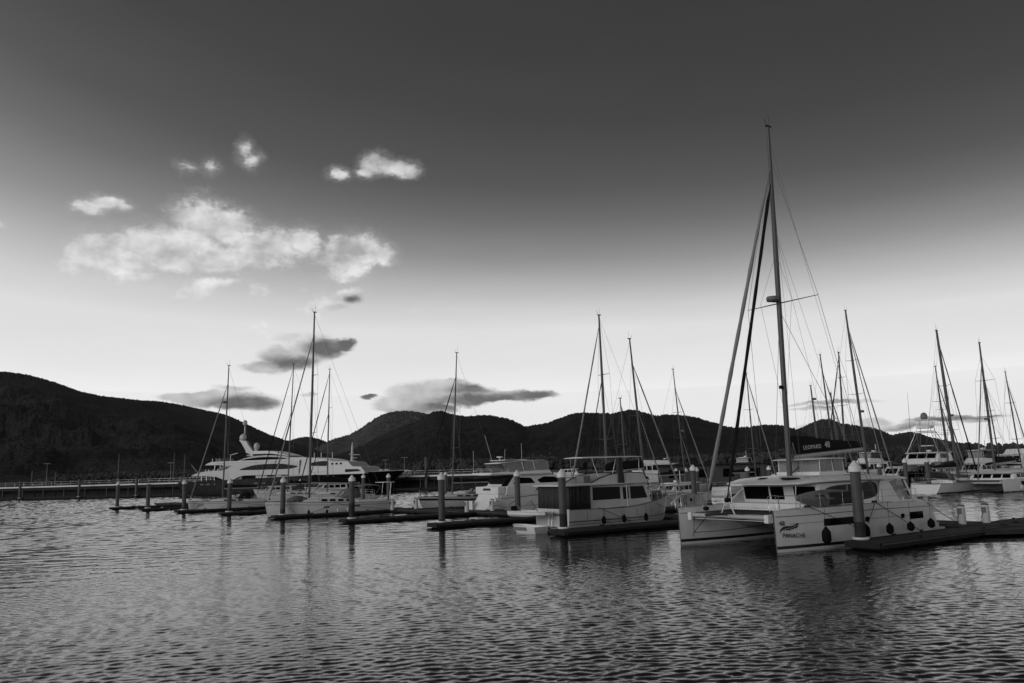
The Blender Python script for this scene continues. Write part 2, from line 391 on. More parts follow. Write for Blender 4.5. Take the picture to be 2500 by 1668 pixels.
hill('hill_left', [(-260, 960), (-120, 918), (-40, 906), (30, 909), (75, 917), (140, 935), (200, 956), (260, 968), (330, 976), (390, 990), (440, 1010), (500, 1040), (560, 1074), (620, 1105), (700, 1140)], 2300, 1500, FOREST, 1.3, nu=620)
hill('hill_middle', [(700, 1150), (800, 1120), (880, 1090), (960, 1052), (1010, 1031), (1045, 1011), (1070, 1003), (1100, 1010), (1140, 1016), (1190, 1013), (1240, 1022), (1260, 1030), (1283, 1040), (1300, 1038), (1340, 1030), (1400, 1010), (1440, 1008), (1500, 1008), (1530, 1001), (1560, 1003), (1600, 1014), (1620, 1012), (1680, 1015), (1740, 1030), (1780, 1042), (1830, 1042), (1870, 1037), (1920, 1040), (1960, 1055), (2000, 1075), (2060, 1104), (2140, 1125)], 2600, 1700, FOREST, 6.6, nu=900)

# the low far bank the mangroves grow on
BANK = [(-420, 560), (-160, 530), (-60, 470), (-17, 400), (60, 330), (150, 260), (260, 250), (420, 260)]
def bank_y(x): return interp(BANK, x)
b = MB(); vs = []; fs = []
NB = 120
for i in range(NB + 1):
    x = lerp(-420, 420, i / NB); y = bank_y(x) + 6 * noise.noise(Vector((x * .03, 1, 0)))
    k = [(x, y, -.6), (x * 1.01, y + 5, .8), (x * 1.3, y + 120, 1.2), (x * 3.0, y + 900, 1.0)]
    vs += k
for i in range(NB):
    for j in range(3): a = i * 4 + j; fs.append((a, a + 4, a + 5, a + 1))
struct(b.add(vs, fs, True).build('far_bank', mat('mud', 0.07, 0.9, 0.2, var=.4, vscale=.05)))

def leaf_clumps(name, pts, m, seed, kind='stuff'):
    rng = random.Random(seed); b = MB()
    ph = (1 + 5 ** .5) / 2
    ico = [Vector(q).normalized() for q in [(-1, ph, 0), (1, ph, 0), (-1, -ph, 0), (1, -ph, 0), (0, -1, ph), (0, 1, ph), (0, -1, -ph), (0, 1, -ph), (ph, 0, -1), (ph, 0, 1), (-ph, 0, -1), (-ph, 0, 1)]]
    fc = [(0, 11, 5), (0, 5, 1), (0, 1, 7), (0, 7, 10), (0, 10, 11), (1, 5, 9), (5, 11, 4), (11, 10, 2), (10, 7, 6), (7, 1, 8), (3, 9, 4), (3, 4, 2), (3, 2, 6), (3, 6, 8), (3, 8, 9), (4, 9, 5), (2, 4, 11), (6, 2, 10), (8, 6, 7), (9, 8, 1)]
    for (x, y, z, r) in pts:
        rot = Matrix.Rotation(rng.random() * 6.3, 3, Vector((rng.random(), rng.random(), rng.random() + .1)).normalized())
        b.add([(rot @ q) * r * rng.uniform(.65, 1.25) + Vector((x, y, z)) for q in ico], fc, False)
    o = b.build(name, m); o['kind'] = kind; return o
rng = random.Random(3); pts = []
for i in range(9500):
    x = rng.uniform(-330, 300); dpt = rng.random() ** 1.6 * 90
    hgt = 7.5 * (1 + .45 * noise.noise(Vector((x * .02, dpt * .03, 5)))) + dpt * .03
    if x > 20: hgt *= .8
    y = bank_y(x) + 4 + dpt; r = rng.uniform(.7, 1.5)
    pts.append((x * (1 + dpt * .0009), y, rng.uniform(.5, 1) * hgt, r))
leaf_clumps('mangrove_belt', pts, mat('mangrove', 0.05, 0.9, 0.15, var=.5, vscale=.08), 5)

# the near shore behind the viewer: a paved esplanade, and an unseen tree belt added to darken reflections
b = MB().add([(-400, -4.5, -1), (400, -4.5, -1), (400, -4.5, 1.9), (-400, -4.5, 1.9), (400, -400, 1.9), (-400, -400, 1.9)], [(0, 1, 2, 3), (3, 2, 4, 5)])
struct(b.build('esplanade', mat('esplanade_paving', .12, .85, .3, var=.2, vscale=.3)))
struct(MB().box(-1.6, 1.6, -4.5, 1.2, 2.0, 2.25).build('viewing_platform', mat('esplanade_paving', .12)))
rng = random.Random(9); pts = []
for i in range(2200):
    x = rng.uniform(-300, 300); dpt = rng.random() * 16
    hgt = 6.5 * (1 + .3 * noise.noise(Vector((x * .05, 2.2, 5))))
    pts.append((x, -24 - dpt, 2 + rng.random() ** .7 * hgt, rng.uniform(1.2, 2.6)))
leaf_clumps('unseen_tree_belt', pts, mat('tree_leaves', 0.05, 0.9, 0.15, var=.5, vscale=.3), 15)
# ------------------------------------------------------------------ materials used on the water
GEL = mat('white_gelcoat', 0.76, 0.28, 0.5, var=.06, vscale=.8, streak=.10)
GEL2 = mat('cream_gelcoat', 0.58, 0.35, 0.5, var=.08, vscale=.9, streak=.14)
DECKW = mat('deck_nonskid', 0.62, 0.6, 0.4, var=.06, vscale=2)
TEAK = mat('weathered_teak', 0.20, 0.7, 0.3, var=.25, vscale=3, stretch=(.3, 4, 1))
NAVY = mat('dark_hull_paint', 0.005, 0.25, 0.12)
BOOT = mat('boot_stripe_paint', 0.015, 0.35, 0.5)
GREYL = mat('grey_line_tape', 0.10, 0.4, 0.5)
GLASS = mat('tinted_glass', 0.004, 0.10, 0.05)
ALU = mat('anodised_mast', 0.08, 0.45, 0.4, var=.08, vscale=.6, metal=.12)
SPAR = mat('white_painted_spar', 0.45, 0.4, 0.4, var=.05)
STEEL = mat('stainless_rail', 0.55, 0.22, 0.5, metal=.9)
WIRE = mat('rigging_wire', 0.12, 0.4, 0.5, metal=.5)
CANB = mat('black_canvas', 0.010, 0.85, 0.2, var=.3, vscale=4, bump=.4, bscale=6)
CANG = mat('grey_canvas', 0.16, 0.85, 0.2, var=.2, vscale=3, bump=.5, bscale=5)
CAND = mat('charcoal_canvas', 0.045, 0.85, 0.2, var=.25, vscale=3, bump=.5, bscale=5)
SAILW = mat('furled_sailcloth', 0.22, 0.75, 0.3, var=.12, vscale=2, bump=.6, bscale=9, stretch=(1, 1, .3))
ROPE = mat('dark_rope', 0.02, 0.9, 0.1)
RUBB = mat('black_fender_cover', 0.008, 0.9, 0.1, var=.2, vscale=8)
FENW = mat('white_fender_vinyl', 0.6, 0.5, 0.4)
PILEM = mat('galvanised_pile_sleeve', 0.09, 0.65, 0.4, var=.22, vscale=1.6, streak=.35, bump=.15, bscale=9)
TIDE = mat('tide_stain', 0.03, 0.8, 0.3, var=.45, vscale=3, bump=.4, bscale=10)
CAPW = mat('white_pile_cap', 0.72, 0.45, 0.4, var=.05, vscale=3)
PLANK = mat('pontoon_decking', 0.04, 0.85, 0.25, var=.30, vscale=2.2, bump=.3, bscale=14)
WALER = mat('pontoon_waler', 0.02, 0.8, 0.3, var=.35, vscale=1.5, streak=.3)
FLOAT = mat('pontoon_float', 0.018, 0.9, 0.2, var=.5, vscale=2)
CLEAR = None
RUBS = mat('worn_rub_strip', 0.08, 0.7, 0.3, var=.4, vscale=1.2)
def make_clear():
    m = bpy.data.materials.new('clear_vinyl'); m.use_nodes = True; t = m.node_tree; b = t.nodes['Principled BSDF']
    b.inputs['Base Color'].default_value = (.35, .35, .35, 1); b.inputs['Roughness'].default_value = .25; b.inputs['Alpha'].default_value = .5
    return m
CLEAR = make_clear()
NET = mat('trampoline_net', 0.06, 0.9, 0.1)
PEDM = mat('service_pedestal_plastic', 0.55, 0.45, 0.4, var=.05)
PANEL = mat('grey_panel', 0.16, 0.5, 0.4)

# ------------------------------------------------------------------ marina grid
O2 = Vector((15.2, 36.9)); _a = math.radians(33.7); _b = math.radians(133.8)
A2 = Vector((math.cos(_a), math.sin(_a))); R2 = Vector((math.cos(_b), math.sin(_b)))
def mp(s, n, z=0.0):
    q = O2 + R2 * s + A2 * n; return Vector((q.x, q.y, z))
def to_sn(p):
    d = Vector((p[0], p[1])) - O2; det = R2.x * A2.y - R2.y * A2.x
    return (d.x * A2.y - d.y * A2.x) / det, (R2.x * d.y - R2.y * d.x) / det
def on_row(x, n, y=1200):          # ground point on the line n = const seen in column x
    d = ray(x, y); dx, dy = d.x, d.y
    # t*(dx,dy) - s*R = O + n*A
    q = O2 + A2 * n; det = -dx * R2.y + dy * R2.x
    t = (-q.x * R2.y + q.y * R2.x) / det
    return Vector((dx * t, dy * t, 0))
DECK_Z = 0.33

def pile(p, label, ztop=3.9, r=.235, cap=True, stain=1.0, name='mooring_pile'):
    t = thing(name, label, 'pile', (p[0], p[1], 0), random.random() * 6); t.rotation_euler = (random.gauss(0, .006), random.gauss(0, .006), random.random() * 6)
    MB().lathe([(r, -2.5), (r, ztop - .5)], seg=20).build('shaft', PILEM, t)
    if stain > .3: MB().lathe([(r + .004, -.3), (r + .004, stain - .12), (r + .002, stain)], seg=20).build('tide_stain', TIDE, t)
    if cap:
        MB().lathe([(r + .045, ztop - .52), (r + .045, ztop - .30), (r + .03, ztop - .28), (.05, ztop - .02), (.0, ztop)], seg=20).build('cap', CAPW, t)
    else:
        MB().lathe([(r + .02, ztop - .54), (r + .02, ztop - .46)], seg=20).build('cap', PILEM, t)
    MB().lathe([(r + .03, DECK_Z + .02), (r + .14, DECK_Z + .02), (r + .14, DECK_Z + .13), (r + .03, DECK_Z + .13)], seg=20).build('collar', CAPW, t)
    return t
def pontoon(name, label, p0, p1, w, cat='pontoon', structure=False, zt=DECK_Z, floats=True, nose=False):
    """floating pontoon from p0 to p1 (world), width w."""
    p0 = Vector((p0[0], p0[1])); p1 = Vector((p1[0], p1[1])); d = p1 - p0; L = d.length
    if structure:
        t = bpy.data.objects.new(name, None); link(t); t['kind'] = 'structure'; t.location = (p0.x, p0.y, 0); t.rotation_euler = (0, 0, math.atan2(d.y, d.x))
    else: t = thing(name, label, cat, (p0.x, p0.y, 0), math.atan2(d.y, d.x))
    h = w / 2
    MB().box(0, L, -h + .09, h - .09, zt - .05, zt).build('deck', PLANK, t)
    for sgn in (-1, 1):
        MB().box(-.02, L + .02, sgn * h - .085, sgn * h + .085, zt - .24, zt + .02).build('waler', WALER, t, bevel=.015)
    MB().box(-.11, -.025, -h, h, zt - .24, zt + .015).build('end_beam', WALER, t)
    for sgn in (-1, 1):
        MB().box(0, L, sgn * (h + .087), sgn * (h + .11), zt - .07, zt - .01).build('rub_strip', RUBS, t)
    if nose:
        MB().lathe([(.62, zt - .2), (.62, zt - .02), (.5, zt)], c=(.35, 0, 0), seg=24).build('pile_bracket', WALER, t)
    for i in range(max(1, int(L / 4.5))):
        for sgn in (-1, 1):
            xc = L * (i + .6) / max(1, int(L / 4.5)); MB().tube([(xc - .2, sgn * (h - .2), zt + .1), (xc - .07, sgn * (h - .2), zt + .07), (xc + .07, sgn * (h - .2), zt + .07), (xc + .2, sgn * (h - .2), zt + .1)], [.018, .04, .04, .018], 6).build('cleat', WALER, t)
    n = max(1, int(L / 2.6))
    for i in range(n):
        x0 = L * (i + .08) / n; x1 = L * (i + .92) / n
        MB().box(x0, x1, -h + .12, h - .12, -.35, zt - .06).build('float', FLOAT, t)
    return t
def cleat(p, rz, label):
    t = thing('mooring_cleat', label, 'cleat', (p[0], p[1], DECK_Z + .005), rz, 'cleats on the pontoons')
    MB().box(-.05, .05, -.04, .04, 0, .08).build('base', WALER, t)
    MB().tube([(-.2, 0, .1), (-.08, 0, .09), (.08, 0, .09), (.2, 0, .1)], [.02, .032, .032, .02], 8).build('horns', WALER, t)

# piles at the finger tips
def pile_at(x, y, label, dz=0.0, **k):
    return pile(at_z(x, y, .40), label, **k)
P1 = Vector((15.62, 37.35, 0)); P2 = Vector((2.78, 49.2, 0))
pile(P1, 'white capped pile standing in front of the big catamaran\'s side windows', ztop=3.92, stain=1.15)
pile(P2, 'white capped pile standing in front of the trawler\'s dark stern curtains', ztop=3.92, stain=1.25)
PP = {}
for key, x, y, lab, kw in [
    ('P3', 1079, 1274, 'white capped pile at the tip of the empty finger beside the trawler\'s dinghies', dict(stain=.6)),
    ('P4', 859, 1265, 'dark stained white capped pile in front of the grey sprayhood of the large sloop', dict(stain=1.6)),
    ('P5', 690, 1256, 'white capped pile in front of the large white sloop\'s bow', dict(stain=.9)),
    ('P6', 559, 1249, 'white capped pile in front of the small sloop\'s mast', dict(stain=.8)),
    ('P7', 449, 1244, 'white capped pile just ahead of the small sloop\'s bow', dict(stain=.7)),
    ('P8', 361, 1240, 'flat topped pile without a cap between two capped piles', dict(stain=.5, cap=False)),
    ('P9', 286, 1237, 'white capped pile at the tip of the outermost finger', dict(stain=.6))]:
    q = at_z(x, y, .40); PP[key] = q; pile(q, lab, **kw)
pile(on_row(1265, 10.6, 1254), 'white capped pile on the walkway beside the flybridge cruiser\'s transom', stain=.7)
pile(at_z(949, 1225, .33), 'white capped pile astern of the large sloop\'s solar panel', stain=.6)
pile(at_z(887, 1222, .33), 'white capped pile showing its head behind the large sloop\'s grey bimini', stain=.5)
pile(at_z(1088, 1208, .33), 'slim far pile half hidden behind the pile of the empty finger', stain=.5)
pile(at_z(1697, 1235, .33), 'white capped pile between the trawler\'s bow and the big catamaran\'s bow', stain=1.3)
pile(at_z(2215, 1196, .33), 'white capped pile standing beside the covered dinghy on the sportfisher\'s foredeck', stain=.9)
pile(at_z(2270, 1198, .33), 'white capped pile standing in front of the moored monohull\'s open stern', stain=1.1)
for i, (x, yt, n, lab) in enumerate([
    (1653, 1143, 52, 'far white capped pile beside the hanging pale sail of the bow away yacht'),
    (1677, 1142, 56, 'far white capped pile just right of the hanging pale sail'),
    (1703, 1140, 47, 'far white capped pile behind the pile off the big catamaran\'s bow'),
    (1828, 1139, 50, 'far pile in front of the small trawler behind the big catamaran\'s stays'),
    (1881, 1137, 58, 'far white capped pile left of the big catamaran\'s clear helm enclosure'),
    (2152, 1130, 62, 'far white capped pile in front of the motor cruiser above the big catamaran\'s roof'),
    (1410, 1150, 40, 'far pile head showing above the trawler\'s flybridge side'),
    (733, 1168, 42, 'far white pile head behind the large sloop\'s mast'),
    (2277, 1127, 66, 'far white pile head above the monohull\'s arch'),
    (2466, 1122, 74, 'far white pile head above the moored catamaran\'s roof')]):
    q = on_row(x, n, 1200); pile(q, lab, ztop=CAM_H - (yt - (1144.5 - .0284 * (x - 1250))) / FPX * q.y, stain=.6)

# walkway and fingers
WN0, WN1 = 11.0, 13.6
pontoon('walkway', '', mp(-26, (WN0 + WN1) / 2), mp(118, (WN0 + WN1) / 2), (WN1 - WN0) * math.sin(_b - _a), structure=True)
Pn = Vector((A2.y, -A2.x))         # towards the camera side of a finger
def finger(tip, label, w=1.5, shift=.35, nn=WN0):
    t2 = Vector((tip[0], tip[1])) + Pn * shift
    s, n = to_sn(t2); e = mp(s, nn)
    return pontoon('finger_pontoon', label, t2 - A2 * .9, e, w, nose=False)
finger(P1, 'floating finger pontoon running along the big catamaran\'s side', shift=.72, w=1.7)
finger(P2, 'floating finger pontoon running along the trawler\'s side', shift=.7)
finger(PP['P3'], 'empty floating finger pontoon next to the trawler\'s dinghies')
finger(PP['P4'], 'empty floating finger pontoon behind the dark stained pile')
finger(PP['P5'], 'floating finger pontoon running along the large white sloop')
finger(PP['P6'], 'floating finger pontoon running along the small white sloop')
finger(PP['P7'], 'floating finger pontoon ahead of the small white sloop\'s bow')
finger(PP['P8'], 'bare floating finger pontoon with the flat topped pile')
finger(PP['P9'], 'outermost bare floating finger pontoon of the row')
# brackets round the piles at the finger tips (part of the pile line)
for s, lab in [(0.0, 'floating finger pontoon on the far side of the walkway behind the two service pedestals'), (29.0, 'floating finger pontoon behind the trawler\'s bow'), (50, 'floating finger pontoon beside the dark striped sloop'), (74, 'floating finger pontoon astern of the large white sloop')]:
    pontoon('finger_pontoon', lab, mp(s, 24.2), mp(s, WN1), 1.5)
# gusset where the finger meets the walkway
def gusset(s, sgn, lab):
    t = thing('corner_gusset', lab, 'pontoon', mp(s, WN0, 0), 0, 'corner gussets of the walkway')
    a = mp(s, WN0) - mp(s, WN0); b_ = mp(s - 2.6 * sgn, WN0) - mp(s, WN0); c = mp(s, WN0 - 3.0) - mp(s, WN0)
    MB().prism([(a.x, a.y), (b_.x, b_.y), (c.x, c.y)], DECK_Z - .22, DECK_Z - .006, 'z').build('plate', PLANK, t)
s1 = to_sn(P1.xy + Pn * 1.6)[0]
gusset(s1, 1, 'triangular pontoon gusset where the big catamaran\'s finger meets the walkway')
# next walkway further out, with its fingers
pontoon('far_walkway', '', mp(-40, 73), mp(110, 73), 2.6, structure=True)
for s, lab in [(26.5, 'far floating finger pontoon behind the pile with the monohull\'s stern'), (38, 'far floating finger pontoon behind the far capped piles'), (51, 'far floating finger pontoon below the bow away yachts'), (64, 'far floating finger pontoon near the long motor yacht')]:
    pontoon('finger_pontoon', lab, mp(s, 56.5), mp(s, 71.6), 1.5)

def pedestal(p, label, h=1.0, group='service pedestals on the walkway'):
    t = thing('service_pedestal', label, 'pedestal', (p[0], p[1], DECK_Z), _a, group)
    MB().lathe([(.2, 0), (.19, h - .12)], seg=14).build('post', PEDM, t)
    MB().lathe([(.165, h - .12), (.165, h - .05)], seg=14).build('lamp_ring', mat('lamp_lens', .85, .2, .5), t)
    MB().lathe([(.22, h - .05), (.2, h + .01), (.06, h + .04)], seg=14).build('cap', PANEL, t)
    MB().box(-.23, -.17, -.11, .11, h * .55, h * .85).build('outlet_box', PANEL, t)
    MB().tube([(-.2, .05, h * .55), (-.3, .1, h * .3), (-.25, .12, .05), (-.6, .2, .02)], .015, 5).build('power_lead', ROPE, t)
for x, y, lab in [(958, 1245, 'white service pedestal at the large sloop\'s stern'), (1016, 1242, 'white service pedestal left of the dark striped sloop\'s bow'),
                  (1140, 1250, 'white service pedestal in front of the dark striped sloop\'s side'), (1202, 1247, 'white service pedestal in front of the flybridge cruiser\'s transom'),
                  (2350, 1279.5, 'white service pedestal nearer to the big catamaran\'s stern'), (2409, 1276, 'white service pedestal further from the big catamaran\'s stern')]:
    pedestal(at_z(x, y, DECK_Z), lab, h=1.0)
def rope(pts, label, r=.016, sag=0.0, m=None, group=None, n=10):
    P_ = [Vector(q) for q in pts]; out = []
    for a, b_ in zip(P_, P_[1:]):
        for i in range(n + (1 if b_ is P_[-1] else 0)):
            t = i / n; q = a.lerp(b_, t); q.z -= sag * 4 * t * (1 - t); out.append(q)
    o = MB().tube([q - P_[0] for q in out], r, 6).build('mooring_rope', m or ROPE); o.location = P_[0]
    return tag(o, label, 'rope', group)

# ------------------------------------------------------------------ boat building kit (local X forward, bow at X=0, so X = -a)
PLAN = [(0, .015), (.06, .22), (.15, .47), (.3, .76), (.45, .93), (.6, 1.0), (.8, .97), (1, .86)]
PLAN_M = [(0, .02), (.06, .34), (.14, .62), (.25, .84), (.4, .97), (.6, 1.0), (.85, .98), (1, .94)]
PLAN_C = [(0, .05), (.04, .26), (.12, .52), (.25, .80), (.4, .95), (.55, 1.0), (.8, .97), (1, .88)]
class Hull:
    def __init__(s, L, B, zb, zs, zmid=None, plan=PLAN, wl=.88, rake=.6, trake=.3, keel=-.5, yc=0.0, wlbow=.45, power=.75):
        s.L, s.B, s.zb, s.zs, s.rake, s.trake, s.keel, s.yc, s.pw = L, B, zb, zs, rake, trake, keel, yc, power
        s.plan = smooth_tab(plan, 40); s.wl, s.wlbow = wl, wlbow
        zm = zmid if zmid is not None else (zb * .35 + zs * .65)
        s.sh = smooth_tab([(0, zb), (.5, zm), (1, zs)], 30)
    def zd(s, t): return interp(s.sh, t)
    def bd(s, t): return max(.01, interp(s.plan, t)) * s.B / 2
    def half(s, t, z):
        b = s.bd(t); w = b * lerp(s.wlbow, s.wl, min(1, t / .35) ** .7); zd = s.zd(t)
        if z >= 0: return lerp(w, b, min(1, z / zd) ** s.pw)
        return w * math.sqrt(max(0, 1 - (z / (s.keel * 1.001)) ** 2))
    def X(s, t, z):
        f = 1 - z / s.zd(t)
        return -t * s.L - s.rake * f * max(0, 1 - t * 2.2) ** 1.5 - (s.trake * (1 - f) * -1 if False else 0) + s.trake * min(1, max(0, z / s.zd(t))) * max(0, (t - .8) / .2) ** 2
    def pt(s, t, z, side, off=0.0): return Vector((s.X(t, z), s.yc + side * (s.half(t, z) + off), z))
    def ta(s, a): return a / s.L
    def build(s, parent, m, name='hull', nt=30, deck=DECKW, boot=True, stripe=None, transom=True, deckz=-.05, bootm=None):
        zl = [1, .82, .62, .42, .2, .06, -.12, -.45, -.8, -1]
        rings = []
        for i in range(nt + 1):
            t = (i / nt) ** 1.35
            zd = s.zd(t); zs_ = [zd * q if q >= 0 else -s.keel * q for q in zl]
            port = [s.pt(t, z, 1) for z in zs_]; stb = [s.pt(t, z, -1) for z in zs_]
            rings.append(port + stb[::-1][1:])
        b = MB().loft(rings, cap=False, closed=False)
        b.add(rings[-1], [tuple(range(len(rings[-1])))])
        h = b.build(name, m, parent)
        if deck is not None:
            b = MB(); dr = []
            for i in range(nt + 1):
                t = (i / nt) ** 1.35; z = s.zd(t) + deckz
                p_ = s.pt(t, z, 1, -.012); q_ = s.pt(t, z, -1, -.012); c = (p_ + q_) / 2; c.z += .05
                dr.append([p_, c, q_])
            b.loft(dr, cap=False, closed=False); b.build('deck', deck, parent)
        if boot: s.band(parent, 'boot_stripe', bootm or BOOT, .03, .17)
        return h
    def band(s, parent, name, m, z0, z1, t0=0.0, t1=1.0, sides=(1, -1), off=.006, n=30, rel=False):
        b = MB()
        for sd in sides:
            rg = []
            for i in range(n + 1):
                t = lerp(t0, t1, i / n); zz0 = s.zd(t) * z0 if rel else z0; zz1 = s.zd(t) * z1 if rel else z1
                rg.append([s.pt(t, zz0, sd, off), s.pt(t, zz1, sd, off)])
            b.loft(rg, cap=False, closed=False)
        return b.build(name, m, parent)
    def pane(s, parent, name, m, a0, a1, z0, z1, side=1, off=.008, slant=0.0):
        b = MB(); rg = []
        for i in range(7):
            a = lerp(a0, a1, i / 6)
            rg.append([s.pt(s.ta(a), z0, side, off), s.pt(s.ta(a), z1, side, off)])
        b.loft(rg, cap=False, closed=False); return b.build(name, m, parent)
    def rail(s, parent, name, m, h, r, t0, t1, sides=(1, -1), n=24, inset=.05):
        b = MB()
        for sd in sides: b.tube([s.pt(lerp(t0, t1, i / n), s.zd(lerp(t0, t1, i / n)), sd, -inset) + Vector((0, 0, h)) for i in range(n + 1)], r, 6)
        return b.build(name, m, parent)
    def stanchions(s, parent, h, t0, t1, n, m=None, sides=(1, -1), r=.014, wires=(1.0, .5), inset=.06):
        for sd in sides:
            for i in range(n):
                t = lerp(t0, t1, i / (n - 1)); p_ = s.pt(t, s.zd(t), sd, -inset)
                MB().tube([p_ - Vector((0, 0, .05)), p_ + Vector((0, 0, h))], r, 5).build('stanchion', m or STEEL, parent)
        for w in wires: s.rail(parent, 'lifeline', WIRE, h * w, .006, t0, t1, sides, 16, inset)
def house(parent, name, poly, w0, w1, m, yc=0.0, bevel=0.0, zr=None):
    """deckhouse: side profile poly of (a,z), half width w0 at its foot and w1 at its top."""
    zs_ = [q[1] for q in poly]; z0, z1 = zr if zr else (min(zs_), max(zs_)); n = len(poly)
    def hw(z): return lerp(w0, w1, (z - z0) / max(1e-6, z1 - z0))
    A = [(-a, yc + hw(z), z) for a, z in poly]; B = [(-a, yc - hw(z), z) for a, z in poly]
    return MB().add(A + B, [tuple(range(n)), tuple(range(2 * n - 1, n - 1, -1))] + [(i, (i + 1) % n, n + (i + 1) % n, n + i) for i in range(n)]).build(name, m, parent, bevel=bevel)
def side_panel(parent, name, poly, w0, w1, zr, m, side, proud=.012, thick=.05, yc=0.0):
    z0, z1 = zr; n = len(poly)
    def hw(z): return lerp(w0, w1, (z - z0) / max(1e-6, z1 - z0))
    A = [(-a, yc + side * (hw(z) + proud), z) for a, z in poly]; B = [(-a, yc + side * (hw(z) - thick), z) for a, z in poly]
    return MB().add(A + B, [tuple(range(n)), tuple(range(2 * n - 1, n - 1, -1))] + [(i, (i + 1) % n, n + (i + 1) % n, n + i) for i in range(n)]).build(name, m, parent)
def L_(a, y, z): return Vector((-a, y, z))
def arc_poly(pts, n=6):            # smooth closed-ish curve through points
    out = []
    N_ = len(pts)
    for i in range(N_):
        p0, p1, p2, p3 = [Vector(pts[(i + k) % N_]) for k in (-1, 0, 1, 2)]
        for j in range(n):
            t = j / n
            q = 0.5 * (2 * p1 + (p2 - p0) * t + (2 * p0 - 5 * p1 + 4 * p2 - p3) * t * t + (3 * p1 - p0 - 3 * p2 + p3) * t ** 3)
            out.append((q.x, q.y))
    return out
def text_on(parent, s, size, m, loc, xdir, up, name='lettering', ext=.004, shear=0.0, align='LEFT', space=1.0):
    cu = bpy.data.curves.new('txt', 'FONT'); cu.body = s; cu.size = size; cu.extrude = ext; cu.align_x = align; cu.shear = shear; cu.space_character = space
    cu.resolution_u = 3
    to = bpy.data.objects.new('txt', cu); COL.objects.link(to)
    bpy.context.view_layer.update()
    dg = bpy.context.evaluated_depsgraph_get(); me = bpy.data.meshes.new_from_object(to.evaluated_get(dg))
    bpy.data.objects.remove(to)
    x = Vector(xdir).normalized(); z = Vector(up); nrm = x.cross(z).normalized(); z = nrm.cross(x)
    M4 = Matrix((x, z, nrm)).transposed().to_4x4(); M4.translation = Vector(loc)
    me.transform(M4); me.materials.clear(); me.materials.append(m)
    o = bpy.data.objects.new(name, me); link(o, parent); return o
def solve_top(foot, hd, tx, ty):
    fw = Vector((math.cos(hd), math.sin(hd))); nx = Vector((-fw.y, fw.x)); d = ray(tx, ty)
    t = nx.dot(foot.xy) / nx.dot(d.xy); return CAM_H + t * d.z, (d.xy * t - foot.xy).dot(fw)
def mast_rig(root, am, zf, zt, rk, deckz, Lb, bow_z, spread=(.38, .68), sw=1.0, mr=.10, genoa=None, gtop=.9, cap_b=1.6, chain_a=None, backstay=True, sterna=None, wire=.011, head=True, stern_z=1.0, gfoot=.25, gz=None, inner=None, detail=True, radar=None):
    """mast at a=am from zf to zt, its head rk metres aft; spreaders, shrouds, stays and a furled headsail."""
    def mpt(f, y=0.0): return L_(am + rk * f, y, lerp(zf, zt, f))
    n = 8
    mst = MB().tube([mpt(i / n) for i in range(n + 1)], [mr * (1 if i < 6 else 1 - .12 * (i - 5)) for i in range(n + 1)], 10).build('mast', ALU, root)
    H = zt - zf; ca = chain_a if chain_a is not None else am + .35
    for i, f in enumerate(spread):
        w = sw * (1 - .18 * i)
        for sd in (1, -1):
            MB().tube([mpt(f), mpt(f, sd * w) + Vector((-.22, 0, .05))], [.035, .018], 6).build('spreader', ALU, root)
    for sd in (1, -1):
        chain = L_(ca, sd * cap_b, deckz); pts = [mpt(gtop + .04 if gtop < .97 else .985)]
        for i, f in reversed(list(enumerate(spread))): pts.append(mpt(f, sd * sw * (1 - .18 * i)) + Vector((-.22, 0, .05)))
        MB().tube(pts + [chain], wire, 4).build('shroud', WIRE, root)
        lo = L_(ca + .5, sd * cap_b * .95, deckz)
        MB().tube([mpt(spread[0] - .02), lo], wire, 4).build('shroud', WIRE, root)
        if len(spread) > 1: MB().tube([mpt(spread[1] - .02), mpt(spread[0], sd * sw) + Vector((-.22, 0, .05))], wire, 4).build('shroud', WIRE, root)
    if backstay and sterna: MB().tube([mpt(.99), L_(sterna, 0, stern_z)], wire, 4).build('backstay', WIRE, root)
    g0 = L_(gfoot, 0, gz if gz is not None else bow_z + .35); g1 = mpt(gtop)
    if genoa is not None:
        k = 18; pts = [g0.lerp(g1, i / k) for i in range(k + 1)]
        rad = [lerp(.085, .05, i / k) * (1 + .10 * math.sin(i * 1.9)) if 0 < i < k - 1 else .03 for i in range(k + 1)]
        MB().tube(pts, rad, 8).build('furled_sail', genoa, root)
        MB().lathe([(.03, -.2), (.11, -.19), (.11, -.12), (.03, -.1), (.03, .05)], c=g0, seg=10).build('furler_drum', CANB, root)
        MB().tube([g1, mpt(min(1, gtop + .03))], .012, 5).build('forestay', WIRE, root)
    else: MB().tube([g0, g1], wire, 4).build('forestay', WIRE, root)
    if inner is not None:
        ia, iz, itop, im = inner; MB().tube([L_(ia, 0, iz), mpt(itop)], [.06, .04], 7).build('staysail', im, root)
    if head:
        top = mpt(1.0)
        MB().box(top.x - .22, top.x + .16, -.06, .06, top.z, top.z + .07).build('mast_head', CANB, root)
        MB().tube([top + Vector((.1, 0, .05)), top + Vector((.32, .05, .38))], .013, 5).build('wind_vane', CANB, root)
        MB().tube([top + Vector((-.1, 0, .05)), top + Vector((-.1, 0, .75))], .009, 4).build('antenna', CANB, root)
    if radar: MB().lathe([(.05, -.15), (.28, -.12), (.3, 0), (.26, .12), (.05, .14)], c=mpt(radar) + Vector((.38, 0, 0)), seg=14).build('radar_dome', PANEL, root)
    return mpt
